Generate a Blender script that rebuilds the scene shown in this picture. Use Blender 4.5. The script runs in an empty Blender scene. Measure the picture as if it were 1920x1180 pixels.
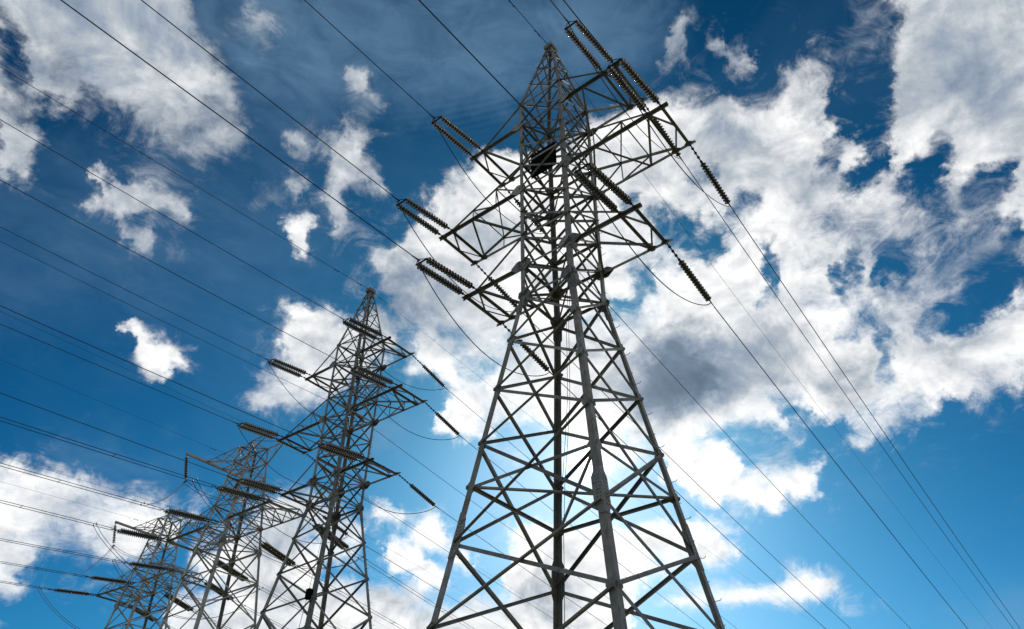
import bpy, bmesh, math
from mathutils import Vector, Matrix

sc = bpy.context.scene
COL = sc.collection
V3 = Vector
UP = V3((0, 0, 1))


def rad(a):
    return math.radians(a)


# ------------------------------------------------------------------ camera
CAM_PITCH, CAM_ROLL, CAM_F = 38.8547, 0.3062, 1362.1438 / 1920.0
cam_data = bpy.data.cameras.new("camera")
cam_data.sensor_width = 36.0
cam_data.sensor_fit = 'HORIZONTAL'
cam_data.lens = 36.0 * CAM_F
cam_data.clip_start = 0.1
cam_data.clip_end = 6000.0
cam = bpy.data.objects.new("camera", cam_data)
COL.objects.link(cam)
_fw = V3((0, math.cos(rad(CAM_PITCH)), math.sin(rad(CAM_PITCH))))
_rt = V3((1, 0, 0))
_up = _rt.cross(_fw)
_c, _s = math.cos(rad(CAM_ROLL)), math.sin(rad(CAM_ROLL))
_rt, _up = _rt * _c + _up * _s, _up * _c - _rt * _s
cam.matrix_world = Matrix(((_rt.x, _up.x, -_fw.x, 0), (_rt.y, _up.y, -_fw.y, 0),
                           (_rt.z, _up.z, -_fw.z, 1.6), (0, 0, 0, 1)))
sc.camera = cam

# ------------------------------------------------------------------ exposure
sc.view_settings.view_transform = 'Standard'
sc.view_settings.look = 'None'
sc.view_settings.exposure = 0.0
sc.view_settings.gamma = 1.0
sc.render.film_transparent = False
sc.cycles.max_bounces = 8
sc.cycles.use_denoising = True
sc.cycles.denoising_prefilter = 'ACCURATE'
sc.cycles.transparent_max_bounces = 8

# ------------------------------------------------------------------ sun
SUN_AZ, SUN_EL = rad(6.42), rad(27.33)
SUN_DIR = V3((math.sin(SUN_AZ) * math.cos(SUN_EL), math.cos(SUN_AZ) * math.cos(SUN_EL), math.sin(SUN_EL)))
sun_data = bpy.data.lights.new("sun", 'SUN')
sun_data.energy = 3.2
sun_data.angle = rad(0.53)
sun_data.color = (1.0, 0.94, 0.84)
sun = bpy.data.objects.new("sun", sun_data)
COL.objects.link(sun)
sun.rotation_euler = SUN_DIR.to_track_quat('Z', 'Y').to_euler()


# ------------------------------------------------------------------ node helper
class Nodes:
    def __init__(self, tree):
        self.t = tree
        tree.nodes.clear()

    def new(self, kind, **kw):
        n = self.t.nodes.new(kind)
        for k, v in kw.items():
            setattr(n, k, v)
        return n

    def put(self, sock, val):
        if isinstance(val, bpy.types.NodeSocket):
            self.t.links.new(val, sock)
        elif val is not None:
            sock.default_value = val

    def math(self, op, a, b=None, c=None, clamp=False):
        n = self.new('ShaderNodeMath', operation=op, use_clamp=clamp)
        for s, v in zip(n.inputs, (a, b, c)):
            self.put(s, v)
        return n.outputs[0]

    def vec(self, op, a, b=None, scale=None):
        n = self.new('ShaderNodeVectorMath', operation=op)
        self.put(n.inputs[0], a)
        self.put(n.inputs[1], b)
        if scale is not None:
            self.put(n.inputs['Scale'], scale)
        return n.outputs['Value'] if op in ('DOT_PRODUCT', 'LENGTH') else n.outputs['Vector']

    def smooth(self, x, lo, hi, to0=0.0, to1=1.0):
        n = self.new('ShaderNodeMapRange', interpolation_type='SMOOTHSTEP')
        for i, v in enumerate((x, lo, hi, to0, to1)):
            self.put(n.inputs[i], v)
        return n.outputs[0]

    def noise(self, co, scale, detail, rough=0.5, lac=2.0, dist=0.0):
        n = self.new('ShaderNodeTexNoise')
        self.put(n.inputs['Vector'], co)
        for k, v in (('Scale', scale), ('Detail', detail), ('Roughness', rough), ('Lacunarity', lac), ('Distortion', dist)):
            self.put(n.inputs[k], v)
        return n

    def mix(self, f, a, b, blend='MIX'):
        n = self.new('ShaderNodeMix', data_type='RGBA', blend_type=blend)
        self.put(n.inputs[0], f)
        self.put(n.inputs[6], a)
        self.put(n.inputs[7], b)
        return n.outputs[2]

    def mixf(self, f, a, b):
        n = self.new('ShaderNodeMix', data_type='FLOAT')
        self.put(n.inputs[0], f)
        self.put(n.inputs[2], a)
        self.put(n.inputs[3], b)
        return n.outputs[0]

    def ramp(self, f, stops, interp='LINEAR'):
        n = self.new('ShaderNodeValToRGB')
        n.color_ramp.interpolation = interp
        e = n.color_ramp.elements
        while len(e) < len(stops):
            e.new(0.5)
        for el, (pos, c) in zip(e, stops):
            el.position = pos
            el.color = (*c, 1)
        self.put(n.inputs[0], f)
        return n.outputs[0]


# ------------------------------------------------------------------ sky: broken cloud chart over azimuth and elevation
# Rows run from 11 to 64 degrees of elevation, columns over -38..38 degrees of azimuth * cos(elevation).
CLOUD_COVER = [
    [0, 0, 0, 0, 0, 0, 0, 0, 0, 0, 0, 0, 0, 0, 0, 1, 1, 0, 0, 0, 0, 0, 0, 0, 0, 0, 0, 0, 0, 0, 0, 0, 0, 0, 0, 0, 0, 0, 0, 0, 0, 0, 0, 0, 0, 0, 0, 0, 0, 0, 0, 0, 0, 0, 0, 0, 0, 0, 0, 0, 0, 0, 0, 0, 0, 0, 0, 0, 0, 0, 0, 0],
    [0, 0, 0, 6, 26, 13, 3, 0, 0, 0, 0, 0, 0, 1, 20, 42, 40, 37, 34, 31, 27, 24, 22, 19, 17, 15, 14, 12, 11, 10, 9, 8, 8, 7, 7, 7, 4, 0, 0, 0, 0, 0, 0, 0, 0, 0, 0, 0, 0, 0, 0, 0, 0, 0, 0, 0, 0, 0, 0, 0, 0, 0, 0, 0, 0, 0, 0, 0, 0, 0, 0, 0],
    [0, 0, 0, 0, 0, 1, 0, 0, 2, 2, 6, 2, 0, 8, 43, 44, 43, 49, 50, 50, 50, 50, 50, 50, 50, 50, 50, 50, 50, 50, 50, 50, 50, 50, 50, 48, 31, 31, 25, 21, 16, 12, 9, 7, 2, 0, 0, 0, 0, 0, 0, 0, 0, 0, 0, 0, 0, 0, 0, 0, 0, 0, 0, 0, 0, 0, 0, 0, 0, 0, 0, 0],
    [0, 0, 0, 12, 24, 31, 28, 4, 13, 6, 6, 0, 0, 8, 34, 35, 35, 41, 49, 50, 50, 50, 50, 50, 50, 50, 50, 50, 50, 50, 50, 50, 50, 50, 50, 39, 50, 50, 50, 50, 50, 50, 50, 50, 21, 1, 0, 0, 0, 0, 0, 0, 0, 2, 3, 8, 7, 14, 13, 13, 7, 0, 0, 0, 0, 0, 0, 0, 0, 0, 0, 0],
    [35, 24, 18, 49, 41, 41, 25, 7, 7, 5, 3, 1, 0, 3, 14, 17, 20, 42, 49, 50, 50, 50, 50, 50, 49, 49, 50, 50, 44, 24, 13, 13, 27, 38, 28, 24, 50, 50, 50, 50, 50, 50, 50, 50, 32, 5, 20, 39, 45, 46, 46, 47, 46, 44, 45, 45, 31, 7, 0, 0, 0, 0, 0, 0, 0, 0, 0, 0, 0, 0, 0, 0],
    [50, 50, 50, 49, 45, 30, 27, 29, 39, 41, 43, 32, 14, 2, 13, 39, 46, 49, 50, 50, 50, 49, 44, 6, 5, 8, 3, 13, 20, 50, 49, 2, 1, 2, 1, 24, 50, 50, 50, 50, 50, 50, 50, 50, 48, 28, 11, 5, 4, 2, 1, 0, 0, 0, 12, 10, 0, 0, 0, 0, 0, 0, 0, 0, 0, 0, 0, 0, 0, 0, 0, 0],
    [50, 50, 50, 43, 38, 36, 35, 33, 33, 38, 43, 44, 48, 23, 2, 8, 32, 50, 49, 50, 48, 42, 36, 35, 33, 18, 3, 47, 50, 45, 3, 22, 45, 14, 1, 20, 50, 50, 50, 50, 50, 50, 50, 50, 50, 46, 38, 37, 44, 46, 37, 11, 0, 0, 0, 0, 0, 0, 0, 0, 0, 0, 0, 0, 0, 0, 0, 0, 0, 0, 0, 0],
    [2, 7, 16, 30, 43, 45, 40, 34, 25, 20, 20, 22, 21, 11, 22, 13, 5, 22, 22, 50, 47, 24, 31, 35, 35, 31, 11, 12, 17, 23, 46, 26, 2, 0, 0, 8, 34, 45, 49, 50, 50, 50, 50, 47, 42, 45, 50, 50, 49, 47, 33, 23, 7, 1, 2, 2, 1, 0, 0, 0, 0, 0, 0, 0, 0, 0, 0, 0, 0, 0, 0, 0],
    [0, 0, 0, 0, 1, 2, 1, 1, 0, 0, 0, 0, 0, 1, 7, 4, 0, 7, 31, 46, 48, 42, 35, 22, 18, 16, 27, 37, 26, 21, 30, 19, 1, 0, 0, 0, 1, 3, 4, 7, 9, 10, 6, 3, 1, 3, 6, 6, 5, 6, 11, 22, 37, 48, 50, 50, 48, 31, 4, 3, 0, 0, 0, 0, 0, 0, 0, 0, 0, 0, 0, 0],
    [0, 0, 0, 0, 0, 0, 0, 0, 0, 0, 0, 0, 0, 0, 0, 0, 0, 0, 1, 5, 7, 6, 5, 3, 1, 1, 7, 9, 2, 2, 2, 1, 0, 0, 0, 0, 0, 0, 0, 0, 0, 0, 0, 0, 0, 0, 1, 14, 40, 50, 50, 50, 50, 40, 36, 26, 35, 24, 2, 0, 1, 1, 0, 0, 0, 0, 0, 0, 0, 0, 0, 0],
    [0, 0, 0, 0, 0, 0, 0, 0, 0, 0, 0, 0, 0, 0, 0, 0, 0, 0, 0, 0, 0, 0, 0, 0, 0, 0, 0, 0, 0, 0, 0, 0, 0, 0, 0, 0, 0, 0, 0, 0, 0, 0, 0, 0, 0, 0, 9, 42, 43, 43, 45, 50, 26, 11, 15, 15, 7, 1, 3, 21, 30, 30, 24, 24, 18, 5, 3, 19, 3, 0, 1, 3],
    [0, 0, 0, 0, 0, 0, 0, 0, 0, 0, 0, 0, 0, 0, 0, 0, 0, 0, 0, 0, 0, 0, 0, 0, 0, 0, 0, 0, 0, 0, 0, 0, 0, 0, 1, 10, 13, 0, 0, 1, 3, 6, 11, 17, 19, 15, 13, 37, 36, 33, 28, 14, 9, 9, 11, 19, 19, 10, 11, 27, 28, 35, 35, 31, 42, 41, 33, 31, 30, 32, 42, 49],
    [0, 0, 0, 0, 0, 0, 0, 0, 0, 0, 0, 0, 0, 0, 0, 0, 0, 1, 3, 4, 2, 1, 0, 0, 0, 0, 0, 0, 0, 0, 13, 41, 39, 33, 41, 18, 8, 12, 18, 28, 39, 45, 49, 50, 50, 50, 44, 44, 48, 50, 50, 47, 36, 37, 49, 40, 6, 45, 40, 36, 31, 25, 31, 36, 47, 50, 50, 50, 50, 50, 50, 50],
    [0, 0, 0, 0, 0, 0, 0, 0, 0, 11, 29, 38, 8, 1, 0, 0, 2, 18, 35, 38, 34, 22, 9, 2, 0, 0, 0, 0, 0, 0, 4, 48, 50, 49, 24, 35, 38, 35, 42, 47, 50, 50, 50, 50, 50, 50, 50, 50, 50, 50, 50, 50, 47, 49, 47, 25, 40, 49, 48, 46, 45, 9, 37, 42, 25, 50, 44, 40, 49, 50, 50, 50],
    [0, 0, 0, 0, 0, 0, 0, 0, 0, 16, 49, 42, 50, 40, 10, 3, 0, 6, 23, 33, 34, 39, 37, 30, 15, 4, 0, 0, 1, 3, 8, 20, 31, 42, 47, 48, 48, 48, 49, 50, 50, 50, 50, 50, 50, 50, 50, 50, 50, 50, 50, 50, 50, 50, 48, 44, 49, 50, 49, 44, 39, 12, 37, 26, 19, 11, 2, 2, 8, 20, 18, 8],
    [0, 0, 0, 0, 0, 0, 0, 0, 0, 0, 5, 7, 2, 7, 0, 0, 0, 0, 3, 24, 39, 46, 48, 49, 50, 37, 14, 3, 14, 14, 39, 45, 36, 24, 31, 41, 42, 45, 48, 50, 50, 50, 50, 50, 50, 50, 50, 50, 50, 50, 50, 50, 50, 50, 50, 50, 50, 49, 29, 17, 18, 19, 32, 30, 16, 9, 4, 1, 0, 1, 2, 10],
    [0, 0, 0, 0, 0, 0, 0, 0, 0, 0, 0, 0, 0, 0, 0, 0, 0, 0, 4, 18, 49, 50, 50, 50, 50, 50, 45, 20, 24, 44, 42, 37, 30, 39, 33, 37, 38, 43, 47, 49, 50, 50, 50, 50, 49, 49, 49, 50, 50, 50, 50, 50, 50, 50, 50, 50, 50, 48, 37, 29, 26, 29, 30, 29, 26, 28, 14, 9, 14, 21, 41, 49],
    [0, 0, 0, 0, 0, 0, 0, 0, 0, 0, 0, 0, 0, 0, 0, 0, 0, 0, 8, 34, 49, 49, 44, 32, 34, 44, 39, 22, 32, 40, 22, 21, 30, 38, 38, 26, 30, 45, 49, 50, 50, 38, 49, 46, 43, 43, 45, 48, 50, 50, 50, 50, 50, 50, 50, 50, 49, 30, 35, 19, 32, 8, 14, 10, 23, 13, 17, 25, 27, 7, 41, 49],
    [8, 1, 0, 0, 0, 0, 0, 0, 14, 42, 34, 1, 12, 0, 0, 0, 0, 0, 5, 13, 11, 10, 7, 3, 2, 5, 7, 25, 45, 39, 38, 41, 40, 42, 44, 43, 45, 49, 50, 50, 36, 24, 30, 37, 35, 35, 39, 45, 49, 50, 49, 42, 45, 50, 17, 44, 46, 40, 35, 12, 29, 16, 16, 11, 18, 13, 23, 18, 20, 32, 48, 50],
    [50, 50, 46, 27, 1, 0, 3, 28, 28, 5, 7, 9, 7, 1, 0, 0, 0, 0, 0, 0, 0, 0, 0, 10, 16, 15, 36, 49, 49, 42, 46, 48, 48, 48, 49, 49, 50, 50, 50, 50, 48, 47, 42, 2, 8, 35, 39, 46, 49, 49, 47, 39, 45, 50, 7, 33, 43, 36, 31, 27, 30, 30, 32, 25, 24, 4, 19, 6, 9, 6, 49, 46],
    [15, 17, 49, 32, 8, 0, 1, 43, 50, 50, 46, 34, 34, 27, 2, 0, 0, 0, 0, 0, 0, 0, 0, 0, 3, 22, 46, 50, 50, 50, 50, 50, 50, 50, 50, 50, 50, 50, 50, 50, 50, 49, 46, 42, 37, 8, 39, 43, 45, 46, 46, 47, 47, 30, 26, 43, 40, 31, 28, 29, 31, 32, 32, 24, 5, 27, 39, 45, 48, 50, 50, 50],
    [50, 40, 26, 13, 4, 1, 0, 0, 3, 5, 14, 5, 1, 0, 0, 0, 0, 0, 0, 8, 43, 15, 5, 9, 11, 19, 13, 38, 50, 50, 50, 50, 50, 50, 50, 50, 50, 50, 50, 50, 50, 49, 47, 44, 41, 38, 29, 22, 16, 1, 2, 22, 28, 36, 39, 40, 40, 35, 32, 29, 31, 27, 27, 3, 2, 35, 42, 49, 50, 50, 50, 50],
    [50, 30, 16, 39, 33, 16, 6, 5, 5, 6, 9, 11, 9, 4, 1, 0, 0, 5, 18, 11, 5, 2, 3, 31, 2, 0, 4, 7, 27, 48, 50, 50, 50, 50, 50, 50, 50, 50, 50, 50, 50, 48, 44, 40, 38, 32, 15, 6, 7, 31, 36, 30, 17, 29, 38, 34, 43, 40, 34, 14, 2, 2, 19, 44, 37, 49, 50, 50, 50, 50, 50, 50],
    [50, 29, 8, 37, 34, 38, 24, 24, 19, 19, 26, 28, 28, 26, 15, 4, 0, 4, 12, 4, 30, 11, 21, 31, 21, 11, 10, 4, 2, 16, 44, 50, 50, 50, 50, 50, 50, 50, 50, 50, 49, 48, 45, 41, 39, 29, 18, 28, 36, 38, 38, 39, 41, 43, 43, 48, 47, 45, 11, 42, 28, 14, 23, 44, 50, 50, 50, 50, 50, 50, 50, 50],
    [50, 50, 18, 28, 39, 37, 43, 49, 47, 45, 42, 39, 31, 27, 31, 28, 10, 2, 0, 7, 14, 3, 9, 29, 36, 33, 36, 16, 1, 4, 29, 50, 50, 50, 50, 50, 50, 50, 50, 50, 50, 49, 48, 46, 8, 33, 43, 42, 41, 28, 25, 41, 49, 50, 50, 50, 43, 30, 30, 1, 0, 1, 20, 49, 50, 50, 50, 50, 50, 50, 50, 50],
    [50, 50, 50, 47, 44, 46, 49, 50, 50, 50, 47, 39, 46, 47, 30, 33, 29, 10, 1, 4, 44, 19, 23, 35, 41, 36, 19, 5, 0, 0, 4, 21, 42, 50, 50, 50, 50, 50, 50, 50, 50, 50, 50, 49, 44, 48, 48, 48, 43, 40, 47, 50, 50, 50, 49, 43, 31, 36, 4, 5, 0, 0, 23, 48, 50, 50, 50, 50, 50, 50, 50, 50],
    [50, 50, 50, 50, 50, 50, 50, 50, 50, 50, 47, 38, 41, 49, 44, 34, 23, 10, 2, 0, 7, 5, 12, 34, 40, 31, 9, 0, 0, 0, 0, 1, 13, 37, 47, 46, 47, 50, 50, 50, 50, 50, 50, 50, 50, 50, 50, 50, 50, 50, 50, 50, 44, 35, 37, 30, 28, 27, 14, 1, 7, 9, 31, 49, 50, 50, 50, 50, 50, 50, 50, 50],
    [11, 37, 50, 50, 50, 50, 50, 50, 50, 50, 50, 50, 50, 49, 39, 22, 10, 5, 1, 0, 0, 0, 0, 5, 15, 17, 4, 0, 0, 0, 0, 0, 0, 3, 6, 6, 7, 11, 15, 21, 37, 50, 50, 50, 50, 50, 50, 50, 50, 50, 50, 43, 24, 11, 15, 27, 27, 15, 8, 19, 20, 22, 47, 50, 50, 50, 50, 50, 50, 50, 48, 16],
    [3, 3, 8, 31, 50, 50, 50, 50, 50, 50, 50, 50, 49, 38, 23, 10, 3, 7, 7, 1, 0, 0, 0, 1, 9, 20, 22, 1, 0, 0, 0, 0, 0, 0, 0, 0, 0, 0, 0, 1, 6, 25, 45, 47, 46, 46, 44, 34, 22, 16, 9, 2, 4, 1, 4, 7, 2, 0, 9, 16, 8, 39, 50, 50, 50, 50, 50, 50, 43, 10, 1, 1],
    [3, 3, 3, 3, 5, 25, 46, 50, 50, 50, 50, 50, 46, 27, 10, 2, 3, 11, 11, 3, 0, 0, 0, 2, 39, 50, 24, 1, 0, 0, 0, 0, 0, 0, 0, 0, 0, 0, 0, 0, 0, 3, 6, 6, 5, 4, 3, 4, 13, 4, 0, 31, 18, 0, 0, 0, 0, 0, 0, 1, 17, 49, 50, 50, 50, 50, 35, 5, 1, 1, 1, 1],
    [3, 3, 3, 3, 3, 3, 3, 18, 41, 50, 50, 50, 45, 24, 6, 1, 0, 9, 18, 12, 2, 0, 0, 0, 1, 8, 2, 0, 0, 0, 0, 0, 0, 0, 0, 0, 0, 0, 0, 0, 0, 0, 0, 0, 0, 2, 18, 26, 4, 4, 37, 13, 0, 0, 0, 0, 0, 0, 0, 2, 26, 50, 50, 50, 24, 2, 1, 1, 1, 1, 1, 1],
    [3, 3, 3, 3, 3, 3, 3, 3, 3, 11, 33, 48, 45, 24, 6, 0, 0, 0, 0, 0, 0, 0, 0, 0, 0, 0, 0, 0, 0, 0, 0, 0, 0, 0, 0, 0, 0, 0, 0, 0, 0, 0, 0, 0, 0, 0, 5, 33, 22, 3, 0, 0, 0, 0, 0, 0, 0, 0, 0, 4, 32, 42, 13, 1, 1, 1, 1, 1, 1, 1, 1, 1],
    [3, 3, 3, 3, 3, 3, 3, 3, 3, 3, 3, 6, 20, 20, 6, 0, 0, 0, 0, 0, 0, 0, 0, 0, 0, 0, 0, 0, 0, 0, 0, 0, 0, 0, 0, 0, 0, 0, 0, 0, 0, 0, 0, 0, 0, 0, 0, 0, 0, 0, 0, 0, 0, 0, 0, 0, 0, 0, 0, 5, 4, 1, 1, 1, 1, 1, 1, 1, 1, 1, 1, 1],
    [3, 3, 3, 3, 3, 3, 3, 3, 3, 3, 3, 3, 3, 2, 2, 0, 0, 0, 0, 0, 0, 0, 0, 0, 0, 0, 0, 0, 0, 0, 0, 0, 0, 0, 0, 0, 0, 0, 0, 0, 0, 0, 0, 0, 0, 0, 0, 0, 0, 0, 0, 0, 0, 0, 0, 0, 0, 0, 0, 0, 1, 1, 1, 1, 1, 1, 1, 1, 1, 1, 1, 1],
    [3, 3, 3, 3, 3, 3, 3, 3, 3, 3, 3, 3, 3, 2, 1, 0, 0, 0, 0, 0, 0, 0, 0, 0, 0, 0, 0, 0, 0, 0, 0, 0, 0, 0, 0, 0, 0, 0, 0, 0, 0, 0, 0, 0, 0, 0, 0, 0, 0, 0, 0, 0, 0, 0, 0, 0, 0, 0, 0, 0, 1, 1, 1, 1, 1, 1, 1, 1, 1, 1, 1, 1],
    [3, 3, 3, 3, 3, 3, 3, 3, 3, 3, 3, 3, 3, 2, 1, 0, 0, 0, 0, 0, 0, 0, 0, 0, 0, 0, 0, 0, 0, 0, 0, 0, 0, 0, 0, 0, 0, 0, 0, 0, 0, 0, 0, 0, 0, 0, 0, 0, 0, 0, 0, 0, 0, 0, 0, 0, 0, 0, 0, 0, 1, 1, 1, 1, 1, 1, 1, 1, 1, 1, 1, 1]]
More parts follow.
